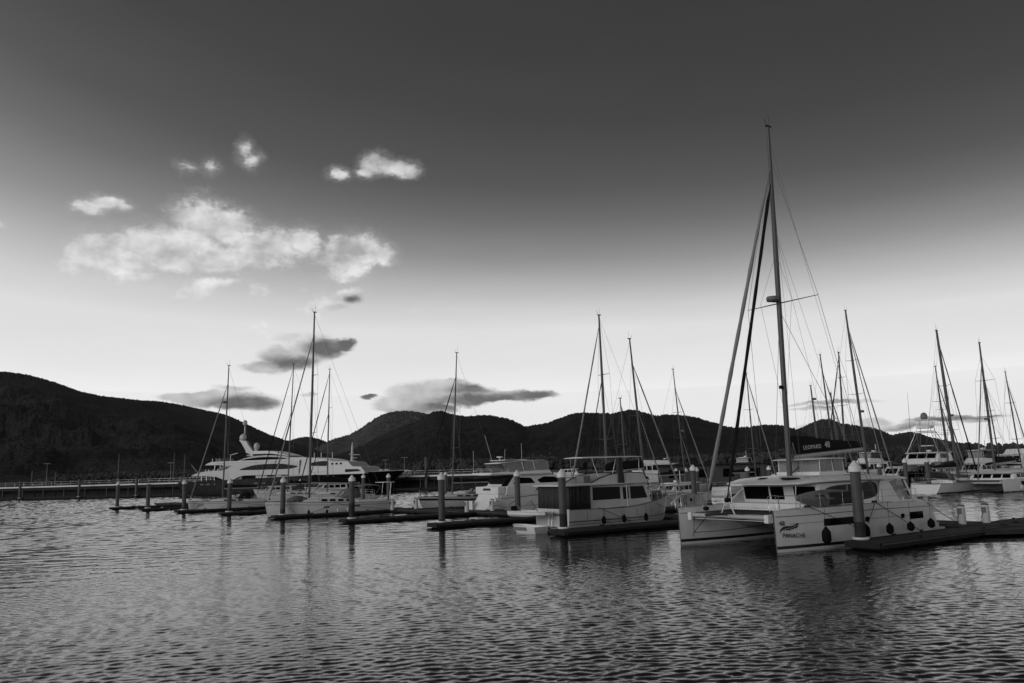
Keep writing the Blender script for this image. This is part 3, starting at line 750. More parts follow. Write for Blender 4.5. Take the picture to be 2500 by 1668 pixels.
def boom_cover(root, a0, a1, z0, z1, m, h0=.55, h1=.28, boomm=None, y=0.0, sag=.0):
    """boom with a stack-pack cover bundled on it"""
    MB().tube([L_(a0, y, z0), L_(a1, y, z1)], .075, 8).build('boom', boomm or SPAR, root)
    rg = []
    n = 16
    for i in range(n + 1):
        t = i / n; a = lerp(a0 + .06, a1 - .12, t); z = lerp(z0, z1, t) + .06; h = lerp(h0, h1, t ** .8) * (1 + .05 * math.sin(t * 19)); w = lerp(.15, .10, t)
        if i == 0 or i == n: h *= .75; w *= .6
        rg.append([L_(a, y + w * c, z + h * d) for c, d in ((.75, 0), (1, .25), (.8, .62), (.25, 1), (-.25, 1), (-.8, .62), (-1, .25), (-.75, 0))])
    MB().loft(rg).build('sail_cover', m, root)
def pulpit(root, H, h=.6, t1=.09, name='pulpit', m=None):
    m = m or STEEL
    pts = [H.pt(t1, H.zd(t1), 1, -.06) + Vector((0, 0, h)), H.pt(.03, H.zd(.03), 1, -.03) + Vector((0, 0, h)), L_(.02, 0, H.zb + h + .04), H.pt(.03, H.zd(.03), -1, -.03) + Vector((0, 0, h)), H.pt(t1, H.zd(t1), -1, -.06) + Vector((0, 0, h))]
    b = MB().tube(pts, .016, 6)
    for t in (.03, t1):
        for sd in (1, -1):
            q = H.pt(t, H.zd(t), sd, -.05); b.tube([q - Vector((0, 0, .06)), q + Vector((0, 0, h))], .014, 5)
    return b.build(name, m, root)
def pushpit(root, H, h=.6, t0=.93, m=None):
    m = m or STEEL; b = MB()
    for k in (1.0, .55):
        b.tube([H.pt(t0, H.zd(t0), 1, -.06) + Vector((0, 0, h * k)), H.pt(.995, H.zd(1), 1, -.1) + Vector((0, 0, h * k)), H.pt(.995, H.zd(1), -1, -.1) + Vector((0, 0, h * k)), H.pt(t0, H.zd(t0), -1, -.06) + Vector((0, 0, h * k))], .016, 6)
    for t in (t0, .99):
        for sd in (1, -1):
            q = H.pt(t, H.zd(t), sd, -.07); b.tube([q - Vector((0, 0, .05)), q + Vector((0, 0, h))], .015, 5)
    return b.build('pushpit', m, root)
def hood(root, a0, a1, z0, h, w, m, name='sprayhood', glass=True):
    """canvas sprayhood: steep clear front at a0, open at a1"""
    rg = []
    for a, k in ((a0, .15), (a0 + .35 * (a1 - a0), .8), (a0 + .6 * (a1 - a0), 1.0), (a1, .97)):
        rg.append([L_(a, w * math.cos(math.pi * i / 8) * (.92 + .08 * k), z0 + h * k * min(1, 1.25 * math.sin(math.pi * i / 8)) ** .8 if 0 < i < 8 else z0) for i in range(9)])
    o = MB().loft(rg, cap=False, closed=False).build(name, m, root)
    md = o.modifiers.new('solid', 'SOLIDIFY'); md.thickness = .02
    if glass:
        for k in (-.45, .45):
            MB().hexa([L_(a0 + .02, k * w - .3 * w, z0 + h * .25), L_(a0 + .02, k * w + .3 * w, z0 + h * .25), L_(a0 + .05, k * w + .3 * w, z0 + h * .25), L_(a0 + .05, k * w - .3 * w, z0 + h * .25)],
                      [L_(a0 + .22 * (a1 - a0) - .03, k * w - .28 * w, z0 + h * .68), L_(a0 + .22 * (a1 - a0) - .03, k * w + .28 * w, z0 + h * .68), L_(a0 + .22 * (a1 - a0), k * w + .28 * w, z0 + h * .68), L_(a0 + .22 * (a1 - a0), k * w - .28 * w, z0 + h * .68)]).build('window', CLEAR, root)
    return o
def bimini(root, a0, a1, z, w, m, legz, curve=.18):
    rg = []
    for i in range(7):
        t = i / 6; a = lerp(a0, a1, t); zz = z - curve * (2 * t - 1) ** 2
        rg.append([L_(a, w * (j / 4 - 1), zz - .14 * abs(j / 4 - 1) ** 2.5) for j in range(9)])
    o = MB().loft(rg, cap=False, closed=False).build('bimini', m, root); md = o.modifiers.new('solid', 'SOLIDIFY'); md.thickness = .03
    b = MB()
    for sd in (1, -1):
        for a, fa in ((a0 + .1, (a0 + a1) / 2), (a1 - .1, (a0 + a1) / 2)): b.tube([L_(fa, sd * w, legz), L_(a, sd * w * .98, z - curve - .1)], .014, 5)
    b.build('bimini_frame', STEEL, root)
def boat_root(name, label, cat, bow, hd, group=None): return thing(name, label, cat, (bow.x, bow.y, 0), hd, group)
HD_OUT = math.radians(213.7)       # bow towards the channel on the left
HD_IN = math.radians(33.7)         # bow away
def fwd(hd): return Vector((math.cos(hd), math.sin(hd), 0))
def fender_on(p, label, group, r=.13, h=.5, m=None, ropez=.5):
    t = thing('fender', label, 'fender', p, 0, group)
    MB().lathe([(.02, -h / 2), (r * .55, -h / 2 + .03), (r, -h * .3), (r * 1.02, 0), (r * .95, h * .25), (r * .45, h * .45), (.03, h * .56)], seg=14).build('body', m or RUBB, t)
    MB().tube([(0, 0, h * .5), (0, 0, h * .5 + ropez)], .009, 5).build('lanyard', ROPE, t)
def loc(bow, hd, a, p, z):         # world point of a boat's local (aft, port, height)
    c, s_ = math.cos(hd), math.sin(hd); return Vector((bow.x - a * c - p * s_, bow.y - a * s_ + p * c, z))
# ------------------------------------------------------------------ the big catamaran
def big_cat():
    bow = Vector((9.72, 38.59, 0)); hd = HD_OUT
    t = boat_root('catamaran', 'big white sailing catamaran with a black boom cover lettered in white', 'catamaran', bow, hd)
    hs = 2.92; HL = {}
    for sd, nm in ((1, 'port_hull'), (-1, 'starboard_hull')):
        H = Hull(12.35, 1.62, 1.80, 1.72, zmid=1.83, plan=PLAN_C, wl=.86, rake=.08, trake=.95, keel=-.6, yc=sd * hs, wlbow=.55, power=.6)
        h = H.build(t, GEL, 'hull', deck=DECKW, boot=False); HL[sd] = H
        if True:
            H.band(h, 'boot_stripe', BOOT, .13, .26)
            H.band(h, 'sheer_line', GREYL, .845, .865, rel=True, t0=.005, t1=.96)
        # swim steps
        for k, (a0, a1, z) in enumerate(((11.75, 12.1, .95), (12.05, 12.4, .62), (12.3, 12.95, .34))):
            MB().box(-a1, -a0, sd * hs - .55, sd * hs + .55, z - .3, z).build('swim_step', DECKW, h, bevel=.03)
        MB().tube([L_(.16, sd * hs - .3, 1.75), L_(.1, sd * hs - .3, 2.42), L_(.55, sd * hs - .35, 2.45), L_(1.0, sd * hs - .42, 2.42), L_(1.0, sd * hs - .42, 1.75)], .018, 6).build('pulpit', STEEL, t)
        MB().tube([L_(.16, sd * hs + .12, 1.75), L_(.1, sd * hs + .12, 2.42), L_(.6, sd * hs + .32, 2.45), L_(1.3, sd * hs + .5, 2.42), L_(1.3, sd * hs + .5, 1.75)], .018, 6).build('pulpit', STEEL, t)
    H = HL[1]
    # hull windows of the visible side and the mirror side
    for sd in (1, -1):
        hh = HL[sd]
        for a0, a1, z0, z1 in ((2.75, 5.1, 1.0, 1.33), (5.65, 5.98, 1.02, 1.26), (8.62, 8.94, 1.02, 1.24), (9.42, 10.75, .93, 1.28)):
            hh.pane(t, 'hull_window', GLASS, a0, a1, z0, z1, sd)
        hh.pane(t, 'side_line', GREYL, .75, 2.72, 1.195, 1.215, sd); hh.pane(t, 'side_line', GREYL, 5.12, 5.62, 1.165, 1.185, sd)
        hh.pane(t, 'side_line', GREYL, 6.0, 8.6, 1.14, 1.16, sd); hh.pane(t, 'side_line', GREYL, 8.96, 9.4, 1.12, 1.14, sd)
    # lettering and feather on the port bow
    def on_side(a, z, off=.012): return H.pt(H.ta(a), z, 1, off)
    x0 = on_side(.2, 1.2); xd = on_side(1.2, 1.15) - on_side(.2, 1.2); upv = on_side(.6, 1.5) - on_side(.6, .9)
    text_on(t, '48', .30, BOOT, on_side(.16, 1.16, .05), xd, upv, 'number', space=1.05)
    text_on(t, 'PANACHE', .27, BOOT, on_side(.3, .64, .045), xd, upv, 'boat_name')
    fe = [(.2, .98), (.24, 1.06), (.36, 1.15), (.55, 1.19), (.8, 1.18), (1.0, 1.22), (1.16, 1.3), (1.2, 1.27), (1.18, 1.16), (1.06, 1.07), (.98, 1.08), (.88, 1.03), (.8, 1.04), (.68, .99), (.6, 1.02), (.45, 1.01), (.33, 1.02), (.26, .97), (.2, .9)]
    b = MB(); P_ = [on_side(a, z - .06, .03) for a, z in fe]; b.add(P_, [tuple(range(len(P_)))]); b.build('feather_emblem', BOOT, t)
    q = [(.2, .85), (.35, .98), (.55, 1.05), (.85, 1.06), (1.1, 1.17)]
    MB().tube([on_side(a, z - .03, .034) for a, z in q], .006, 4).build('feather_quill', GEL, t)
    # bridge deck and foredeck
    house(t, 'bridge_deck', [(3.25, 1.66), (3.1, 1.1), (3.9, .78), (11.2, .78), (11.4, 1.66)], 2.3, 2.35, GEL)
    MB().box(-4.1, -3.2, -2.3, 2.3, 1.66, 1.93).build('cockpit_coaming', GEL, t, bevel=.04)
    MB().box(-3.195, -3.185, -.25, .25, 1.5, 1.57).build('vent_slot', BOOT, t)
    for sd in (1, -1):
        MB().prism([(-2.7, 1.74), (-4.35, 2.68), (-4.5, 1.74)], sd * 2.32 - .05, sd * 2.32 + .05).build('cockpit_wing', GEL, t)
    # trampoline: net with a laced edge
    b = MB()
    for i in range(25): b.tube([L_(.5, lerp(-2.2, 2.2, i / 24), 1.58), L_(3.15, lerp(-2.2, 2.2, i / 24), 1.60)], .012, 4)
    for i in range(15): b.tube([L_(lerp(.5, 3.15, i / 14), -2.2, 1.585), L_(lerp(.5, 3.15, i / 14), 2.2, 1.585)], .012, 4)
    b.build('trampoline_net', NET, t)
    MB().tube([L_(.38, -2.4, 1.46), L_(.38, 2.4, 1.46)], .105, 12).build('crossbeam', SPAR, t)
    MB().tube([L_(.38, -2.3, 1.30), L_(.38, 2.3, 1.30)], .03, 8).build('beam_strut', STEEL, t)
    for sd in (1, -1): MB().box(-.75, -.2, sd * 2.35 - .12, sd * 2.35 + .12, 1.22, 1.6).build('beam_bracket', GEL, t, bevel=.03)
    MB().tube([L_(3.2, 0, 1.5), L_(-1.15, 0, 1.62)], [.08, .06], 10).build('bowsprit', ALU, t)
    for sd in (1, -1): MB().tube([L_(.4, 0, 2.32), L_(.38, sd * .42, 1.56)], .032, 8).build('striker_strut', GEL, t)
    # saloon: walls, panes, pillars
    zr = (1.72, 2.86)
    house(t, 'saloon', [(4.3, 1.72), (4.15, 2.86), (9.75, 2.86), (10.0, 1.72)], 2.38, 2.28, GEL, zr=zr)
    for y0, y1 in ((-2.18, -.62), (-.5, .3), (.92, 2.16)):
        MB().hexa([L_(4.27, y0, 1.98), L_(4.27, y1, 1.98), L_(4.31, y1, 1.98), L_(4.31, y0, 1.98)], [L_(4.14, y0, 2.72), L_(4.14, y1, 2.72), L_(4.18, y1, 2.72), L_(4.18, y0, 2.72)]).build('front_window', GLASS, t)
    wpoly = arc_poly([(4.4, 2.05), (4.7, 2.55), (5.6, 2.72), (7.4, 2.76), (8.85, 2.80), (8.95, 2.2), (8.1, 1.98), (6.4, 1.98)], 4)
    for sd in (1, -1):
        side_panel(t, 'side_window', wpoly, 2.38, 2.28, zr, GLASS, sd)
        side_panel(t, 'window_pillar', [(6.2, 1.95), (6.45, 2.76), (6.62, 2.76), (6.4, 1.95)], 2.38, 2.28, zr, PANEL, sd, proud=.016)
        # sloping aft quarter and clear aft curtain
        house(t, 'aft_quarter', [(9.0, 1.78), (9.15, 2.84), (9.85, 2.84), (10.75, 1.78)], .04, .04, GEL, yc=sd * 2.42, zr=zr)
        MB().prism([(-9.9, 2.8), (-11.2, 2.8), (-11.75, 1.8), (-10.8, 1.8)], sd * 2.40 - .01, sd * 2.40 + .01).build('clear_curtain', CLEAR, t)
        MB().tube([L_(11.25, sd * 2.45, 2.85), L_(11.95, sd * 2.5, 1.75)], .05, 8).build('curtain_post', GEL, t)
        MB().tube([L_(2.95, sd * 2.0, 2.80), L_(2.9, sd * 1.95, 1.75)], .025, 6).build('visor_post', STEEL, t)
        MB().box(-11.6, -9.9, sd * 2.2 - .3, sd * 2.2 + .3, 1.66, 1.80).build('coaming', GEL, t, bevel=.03)
    # hard top with a visor and a gentle crown
    rg = []
    for a, z, h, w in ((2.55, 2.86, .03, 1.75), (2.9, 2.85, .13, 2.2), (4.0, 2.87, .28, 2.5), (6.0, 2.88, .36, 2.62), (8.5, 2.88, .34, 2.66), (10.6, 2.84, .24, 2.62), (11.5, 2.84, .14, 2.5), (11.8, 2.86, .04, 2.3)):
        rg.append([L_(a, w * c, z + h * d) for c, d in ((1, .1), (1.0, .5), (.93, .85), (.6, 1.0), (0, 1.08), (-.6, 1.0), (-.93, .85), (-1, .5), (-1, .1), (-.5, 0), (.5, 0))])
    MB().loft(rg).build('hard_top', GEL, t)
    MB().box(-8.4, -6.9, 1.35, 2.2, 3.19, 3.225).build('roof_hatch', GLASS, t)
    MB().box(-6.2, -5.0, .75, 1.7, 3.18, 3.215).build('roof_hatch', GLASS, t)
    for a, y, k in ((3.7, 1.2, .5), (4.1, .6, .42), (4.5, 1.5, .4), (3.9, -.6, .35)):
        MB().lathe([(k, 0), (k * .8, .05), (k * .4, .07)], c=L_(a, y, 3.10), seg=9).build('rope_coil', ROPE, t)
    # raised helm with clear curtains under its own roof
    house(t, 'helm_base', [(5.85, 3.1), (5.8, 3.4), (8.0, 3.38), (8.3, 3.1)], 1.3, 1.3, GEL)
    for a in (5.95, 7.05, 7.95):
        for sd in (1, -1): MB().tube([L_(a, sd * 1.25, 3.3), L_(a - (.1 if a > 7 else 0), sd * 1.25, 4.0)], .03, 6).build('helm_post', GEL, t)
    for sd in (1, -1):
        for a0, a1 in ((6.02, 6.98), (7.1, 7.88)): MB().box(-a1, -a0, sd * 1.25 - .006, sd * 1.25 + .006, 3.4, 3.98).build('clear_curtain', CLEAR, t)
    for y0, y1 in ((-1.2, -.05), (.05, 1.2)): MB().box(-5.94, -5.925, y0, y1, 3.4, 3.98).build('clear_curtain', CLEAR, t)
    MB().box(-7.3, -6.8, -.5, .6, 3.38, 3.75).build('helm_seat', CANG, t, bevel=.05)
    rg = []
    for a, h, w in ((5.45, .02, 1.2), (5.6, .07, 1.4), (6.6, .11, 1.46), (7.8, .09, 1.46), (8.1, .03, 1.35)):
        rg.append([L_(a, w * c, 4.0 + h * d) for c, d in ((1, .2), (.9, .85), (0, 1.2), (-.9, .85), (-1, .2), (0, 0))])
    MB().loft(rg).build('helm_roof', GEL, t)
    # rig
    mpt = mast_rig(t, 5.17, 3.2, 22.3, .62, 1.8, 12.7, 1.5, spread=(.475,), sw=2.25, mr=.135, genoa=None, gtop=.87, cap_b=3.35, chain_a=7.3, backstay=False, wire=.013, gfoot=.42, gz=2.3, radar=None)
    n = 26; g0 = L_(-1.08, 0, 2.05); g1 = mpt(.885)
    MB().tube([g0.lerp(g1, i / n) for i in range(n + 1)], [(.095 if i < n * .7 else .075) * (1 + .12 * math.sin(i * 2.3)) if 1 < i < n - 1 else .03 for i in range(n + 1)], 9).build('furled_sail', SAILW, t)
    MB().lathe([(.03, -.25), (.14, -.2), (.14, -.08), (.04, -.05)], c=g0, seg=12).build('furler_drum', CANB, t)
    g0 = L_(.42, 0, 2.35); g1 = mpt(.84)
    MB().tube([g0.lerp(g1, i / n) for i in range(n + 1)], [.085 * (1 + .10 * math.sin(i * 1.7)) if 1 < i < n - 1 else .03 for i in range(n + 1)], 9).build('furled_sail', CANB, t)
    MB().lathe([(.03, -.25), (.16, -.2), (.16, -.05), (.04, 0)], c=g0, seg=12).build('furler_drum', CANB, t)
    MB().lathe([(.05, -.16), (.30, -.12), (.33, 0), (.29, .12), (.05, .15)], c=mpt(.48) + Vector((.5, 0, .1)), seg=16).build('radar_dome', PANEL, t)
    MB().tube([mpt(.48), mpt(.48) + Vector((.5, 0, -.06))], .04, 6).build('radar_bracket', ALU, t)
    MB().lathe([(.03, -.1), (.1, -.08), (.12, .05), (.03, .1)], c=mpt(.24) + Vector((.25, 0, 0)), seg=10).build('mast_light', CANB, t)
    MB().tube([mpt(.62), mpt(.48, 1.0) + Vector((.25, 0, 0)), mpt(.15)], .009, 4).build('diamond_stay', WIRE, t)
    MB().tube([mpt(.62), mpt(.48, -1.0) + Vector((.25, 0, 0)), mpt(.15)], .009, 4).build('diamond_stay', WIRE, t)
    for f, a, y, z in ((.97, 10.9, .3, 4.7), (.8, 4.95, .2, 3.3), (.9, 5.4, .55, 3.2), (.7, 8.6, 0, 4.9), (.7, 10.2, 0, 4.85)): MB().tube([mpt(f), L_(a, y, z)], .008, 4).build('halyard', WIRE, t)
    b = MB()
    b.tube([L_(5.42, 0, 4.18), L_(11.55, 0, 4.50)], .13, 12).build('boom', SPAR, t)
    rg = []; n = 18
    for i in range(n + 1):
        u = i / n; a = lerp(5.55, 11.62, u); zb_ = lerp(4.30, 4.62, u); ztop = interp([(0, 5.26), (.2, 5.24), (.45, 5.08), (.7, 5.0), (.93, 4.95), (1, 4.85)], u) + .015 * math.sin(u * 31); w = lerp(.24, .13, u)
        if i in (0, n): w *= .7
        rg.append([L_(a, w * c, lerp(zb_, ztop, d)) for c, d in ((.7, 0), (1, .2), (.75, .6), (.2, 1), (-.2, 1), (-.75, .6), (-1, .2), (-.7, 0))])
    MB().loft(rg).build('sail_cover', CANB, t)
    LET = mat('white_print', .62, .6, .3)
    d = L_(11, .2, 4.86) - L_(6, .2, 4.6)
    text_on(t, 'LEOPARD', .30, LET, L_(6.1, .275, 4.53), d, L_(0, -.045, 1), 'lettering', space=1.22)
    text_on(t, '48', .46, LET, L_(7.95, .25, 4.62), d, L_(0, -.045, 1), 'lettering')
    b = MB()
    for k in range(6): b.tube([L_(5.36, .16 + .012 * k, 4.9), L_(5.42 + .03 * k, .2, 4.45 - .03 * k), L_(5.34 - .02 * k, .18, 4.1), L_(5.3, .17, 4.7)], .012, 4)
    b.build('halyard_coils', CANG, t)
    MB().tube([L_(6.8, 0, 4.15), L_(5.4, 0, 3.35)], .03, 6).build('vang', ALU, t)
    # stanchions and lifelines on both rails
    for sd in (1, -1):
        HL[sd].stanchions(t, .66, .22, .84, 6, sides=(sd,), wires=(1, .5), inset=.10, r=.016)
    MB().tube([L_(10.3, 2.9, 1.75), L_(10.3, 2.9, 2.35), L_(11.1, 2.9, 2.35), L_(11.1, 2.9, 1.72)], .018, 6).build('stern_rail', STEEL, t)
    MB().tube([L_(11.9, -2.9, 1.4), L_(11.9, -2.9, 2.2), L_(11.9, -1.9, 2.2)], .03, 6).build('davit', STEEL, t)
    MB().tube([L_(11.8, 1.6, 1.3), L_(12.3, 1.6, 2.25)], .04, 6).build('davit', STEEL, t)
    MB().box(-12.0, -11.7, .9, 1.3, 1.2, 2.2).build('outboard_motor', CANB, t, bevel=.06)
    for a, y in ((1.75, 3.45), (6.55, 3.68), (10.75, 3.55), (1.75, -2.4)): MB().tube([L_(a - .18, y, 1.93), L_(a + .18, y, 1.93)], .055, 7).build('deck_cleat', BOOT, t)
    # things that hang on, lie on or hold the boat
    for a, z, h, lab in ((2.2, .64, .72, 'largest black fender of the big catamaran, hanging ahead of its long hull window'), (5.15, .66, .60, 'black fender of the big catamaran hanging just behind the capped pile'),
                         (7.12, .62, .5, 'black fender of the big catamaran where the spring line crosses its side'), (8.9, .62, .44, 'small black fender of the big catamaran below the aft square port'), (10.75, .66, .46, 'black fender of the big catamaran hanging at its stern steps')):
        fender_on(loc(bow, hd, a, 3.98, z), lab, 'black fenders of the big catamaran', r=.2 if h > .55 else .17, h=h, ropez=1.05)
    # kayak on the port rail
    k = thing('kayak', 'pointed grey kayak lashed along the big catamaran\'s side rail', 'kayak', loc(bow, hd, 3.75, 3.05, 2.2), hd)
    rg = []; n = 16
    for i in range(n + 1):
        u = i / n; a = lerp(-2.25, 2.25, u); w = .04 + .36 * math.sin(math.pi * min(1, max(0, u * .96 + .02))) ** .7
        rg.append([Vector((-a, w * .55 * math.cos(th), w * 1.02 * math.sin(th) + .10 * (2 * u - 1) ** 2)) for th in [2 * math.pi * j / 12 for j in range(12)]])
    MB().loft(rg).build('shell', mat('kayak_plastic', .20, .4, .4, var=.35, vscale=.7), k)
    MB().tube([(.3, .2, -.1), (.5, .22, .15), (1.1, .2, .15)], .02, 5).build('grab_loop', ROPE, k)
    MB().box(-1.9, .1, .12, .215, -.3, .28).build('cockpit_cover', CAND, k, bevel=.05)
    # printed paddle board standing at the far bow
    k = thing('paddle_board', 'pale printed paddle board lying on edge at the big catamaran\'s far bow', 'paddle board', loc(bow, hd, 1.2, -3.45, 1.78), hd)
    poly = arc_poly([(1.1, .15), (.85, .42), (.3, .62), (-.5, .66), (-1.1, .5), (-1.35, .2), (-.9, .06), (.3, .02)], 4)
    MB().prism(poly, -.06, .06).build('board', mat('printed_board', .45, .5, .4, var=.3, vscale=2.5), k, bevel=.02)
    for x, z in ((.55, .33), (-.25, .36)): MB().lathe([(.10, 0), (.10, .012)], seg=10).build('printed_dot', BOOT, k).matrix_local = Matrix.Translation((x, .062, z)) @ Matrix.Rotation(math.radians(-90), 4, 'X')
    b = MB()
    for x in (.2, .05, -.55): b.tube([(x, .066, .1), (x + .1, .066, .35), (x - .02, .066, .58)], .012, 4)
    b.build('printed_line', BOOT, k)
    # mooring lines
    def W_(a, p, z): return loc(bow, hd, a, p, z)
    pz = DECK_Z + .08
    rope([W_(1.75, 3.5, 1.93), W_(4.1, 3.95, 1.0), W_(5.2, 4.2, pz)], 'dark bow line from the big catamaran\'s foredeck down to its finger pontoon')
    rope([W_(6.55, 3.72, 1.93), W_(9.4, 4.15, pz)], 'dark spring line slanting aft from the big catamaran\'s middle cleat', sag=.02)
    rope([W_(6.55, 3.72, 1.93), W_(5.2, 4.1, 1.0)], 'short dark line slanting forward from the big catamaran\'s middle cleat to a fender', sag=.04)
    rope([W_(10.75, 3.6, 1.9), W_(13.6, 4.0, pz)], 'dark stern line from the big catamaran to the walkway', sag=.08)
    rope([W_(-1.05, 0, 1.55), W_(.3, -2.2, .62), W_(.32, -2.3, .42)], 'dark bridle line from the big catamaran\'s bowsprit to its far bow', sag=.0)
    rope([W_(.35, -2.2, 1.35), W_(.3, -2.2, .62), W_(3.0, .2, .95)], 'slack dark line sagging under the big catamaran\'s crossbeam', sag=.06)
    rope([W_(-1.05, 0, 1.55), W_(3.4, 1.6, 1.0)], 'dark line from the big catamaran\'s bowsprit back under its bridge deck', sag=.02)
    cleat(W_(9.4, 4.2, 0), hd, 'dark cleat on the pontoon amid the big catamaran\'s fenders')
big_cat()

# ------------------------------------------------------------------ trawler with curtained stern
def trawler():
    bow = Vector((10.7, 57.6, 0)); hd = HD_IN
    t = boat_root('trawler_yacht', 'white trawler yacht with dark stern curtains and a flat canopy over its flybridge', 'motor yacht', bow, hd)
    H = Hull(10.2, 3.9, 1.98, 1.40, zmid=1.38, plan=PLAN_M, wl=.93, rake=.55, trake=0, keel=-.6, wlbow=.35)
    h = H.build(t, GEL2, deck=TEAK, boot=True)
    H.band(h, 'rub_rail', GREYL, .60, .66, t0=.03, off=.03); H.band(h, 'rub_rail', GREYL, .44, .47, t0=.06, off=.02)
    H.band(h, 'cap_rail', GREYL, .97, 1.0, rel=True, off=.03)
    for i, a in enumerate((2.0, 3.2, 4.6, 6.0, 7.4, 8.8)): H.pane(t, 'plank_seam', GREYL, a, a + .03, .72, 1.2, -1, off=.004)
    zr = (1.35, 2.8); w0, w1 = 1.58, 1.5
    house(t, 'cabin', [(2.95, 1.4), (3.4, 2.75), (8.3, 2.8), (8.3, 1.3)], w0, w1, GEL2, zr=zr)
    for sd in (-1, 1):
        side_panel(t, 'window', [(5.75, 1.86), (5.72, 2.64), (8.02, 2.68), (8.05, 1.86)], w0, w1, zr, GLASS, sd)
        side_panel(t, 'door', [(4.95, 1.45), (4.95, 2.66), (5.6, 2.66), (5.6, 1.45)], w0, w1, zr, GEL2, sd, proud=.02)
        side_panel(t, 'door_window', [(5.02, 1.84), (5.02, 2.6), (5.5, 2.6), (5.5, 1.82)], w0, w1, zr, GLASS, sd, proud=.032)
        side_panel(t, 'window', [(3.36, 1.84), (3.66, 2.62), (4.84, 2.63), (4.84, 1.82)], w0, w1, zr, GLASS, sd)
    for y0, y1 in ((-1.35, -.5), (-.42, .42), (.5, 1.35)):
        MB().hexa([L_(3.06, y0, 1.9), L_(3.06, y1, 1.9), L_(3.14, y1, 1.9), L_(3.14, y0, 1.9)], [L_(3.31, y0, 2.62), L_(3.31, y1, 2.62), L_(3.38, y1, 2.62), L_(3.38, y0, 2.62)]).build('windshield', GLASS, t)
    # side deck step with the ladder of vertical posts, and a porthole lamp
    MB().tube([L_(5.5, -1.97, 1.35), L_(5.35, -1.75, 2.8)], .035, 6).build('side_post', GEL2, t)
    # overhanging roof / boat deck
    rg = []
    for a, w in ((2.9, 1.3), (3.3, 1.62), (6, 1.86), (10.0, 1.9), (10.35, 1.82)):
        rg.append([L_(a, w * c, 2.80 + d) for c, d in ((1, 0), (1, .07), (0, .13), (-1, .07), (-1, 0))])
    MB().loft(rg).build('boat_deck', GEL2, t)
    # flybridge sides
    fp = [(3.2, 2.86), (3.6, 3.46), (4.6, 3.54), (5.6, 3.53), (6.6, 3.42), (7.4, 3.2), (8.1, 2.93), (8.2, 2.86)]
    for sd in (-1, 1):
        MB().prism([(-a, z) for a, z in fp], sd * 1.45 - .04, sd * 1.45 + .04).build('flybridge_side', GEL2, t)
        b = MB(); b.tube([L_(a, sd * 1.45, z) for a, z in fp[1:-1]], .05, 6); b.build('flybridge_rail', CAND, t)
    MB().hexa([L_(3.2, -1.45, 2.86), L_(3.2, 1.45, 2.86), L_(3.28, 1.45, 2.86), L_(3.28, -1.45, 2.86)], [L_(3.6, -1.4, 3.46), L_(3.6, 1.4, 3.46), L_(3.68, 1.4, 3.46), L_(3.68, -1.4, 3.46)]).build('flybridge_front', GEL2, t)
    MB().box(-7.2, -6.6, .4, 1.2, 2.9, 3.4).build('locker', PANEL, t, bevel=.03)
    MB().box(-4.9, -4.4, -.7, .5, 2.9, 3.42).build('helm_console', GEL2, t, bevel=.04)
    # flat canopy on a mast post
    rg = []
    for a, w in ((3.2, 1.1), (3.5, 1.25), (7.9, 1.25), (8.3, 1.05)): rg.append([L_(a, w * c, 4.55 + d) for c, d in ((1, 0), (.9, .05), (0, .09), (-.9, .05), (-1, 0))])
    MB().loft(rg).build('canopy', GEL2, t)
    for a in (3.6, 7.7):
        for sd in (1, -1): MB().tube([L_(a + (.25 if a < 5 else -.3), sd * 1.4, 3.3), L_(a, sd * 1.15, 4.57)], .022, 6).build('canopy_pole', STEEL, t)
    MB().hexa([L_(5.35, -1.62, 2.82), L_(5.35, -1.30, 2.82), L_(5.85, -1.30, 2.82), L_(5.85, -1.62, 2.82)], [L_(5.5, -1.62, 4.55), L_(5.5, -1.32, 4.55), L_(5.78, -1.32, 4.55), L_(5.78, -1.62, 4.55)]).build('mast_post', CAND, t)
    # stern curtains in folds, each panel its own
    def curtain(p0, p1, z0, z1):
        b = MB(); rg = []; n = 24
        d = (p1 - p0); nr = Vector((-d.y, d.x, 0)).normalized()
        for i in range(n + 1):
            u = i / n; q = p0 + d * u + nr * (.035 * math.sin(u * 17 + p0.x) + .02 * math.sin(u * 41)); rg.append([Vector((q.x, q.y, z0)), Vector((q.x, q.y, (z0 + z1) / 2)) + nr * .03 * math.sin(u * 9), Vector((q.x, q.y, z1))])
        o = b.loft(rg, cap=False, closed=False).build('curtain', CAND, t); md = o.modifiers.new('solid', 'SOLIDIFY'); md.thickness = .012
    for y0, y1 in ((1.72, .6), (.57, -.55), (-.58, -1.68)): curtain(L_(10.05, y0, 0), L_(10.05, y1, 0), 1.38, 2.78)
    for sd in (1, -1):
        curtain(L_(8.35, sd * 1.72, 0), L_(9.15, sd * 1.74, 0), 1.34, 2.78); curtain(L_(9.18, sd * 1.74, 0), L_(10.0, sd * 1.72, 0), 1.36, 2.78)
    text_on(t, 'Fidelia', .30, BOOT, L_(10.235, -.05, .98), Vector((0, -1, 0)), Vector((0, 0, 1)), 'boat_name', shear=.35)
    # bow rails
    H.stanchions(t, .55, .02, .30, 5, sides=(1, -1), wires=(.5,), inset=.1)
    H.rail(t, 'bow_rail', STEEL, .58, .022, .0, .31)
    MB().box(-1.4, -.8, -.25, .25, 1.85, 2.2).build('windlass', PANEL, t, bevel=.05)
    MB().box(-2.5, -1.7, -.4, .4, 1.7, 1.95).build('fore_hatch', GLASS, t)
    MB().box(-10.95, -10.2, -1.5, 1.5, .22, .30).build('swim_platform', TEAK, t)
    b = MB()
    for y in (-.2, .15): b.tube([L_(10.25, y, 1.3), L_(10.45, y, .2)], .018, 5)
    for z in (.5, .8, 1.1): b.tube([L_(10.36, -.2, z), L_(10.36, .15, z)], .014, 5)
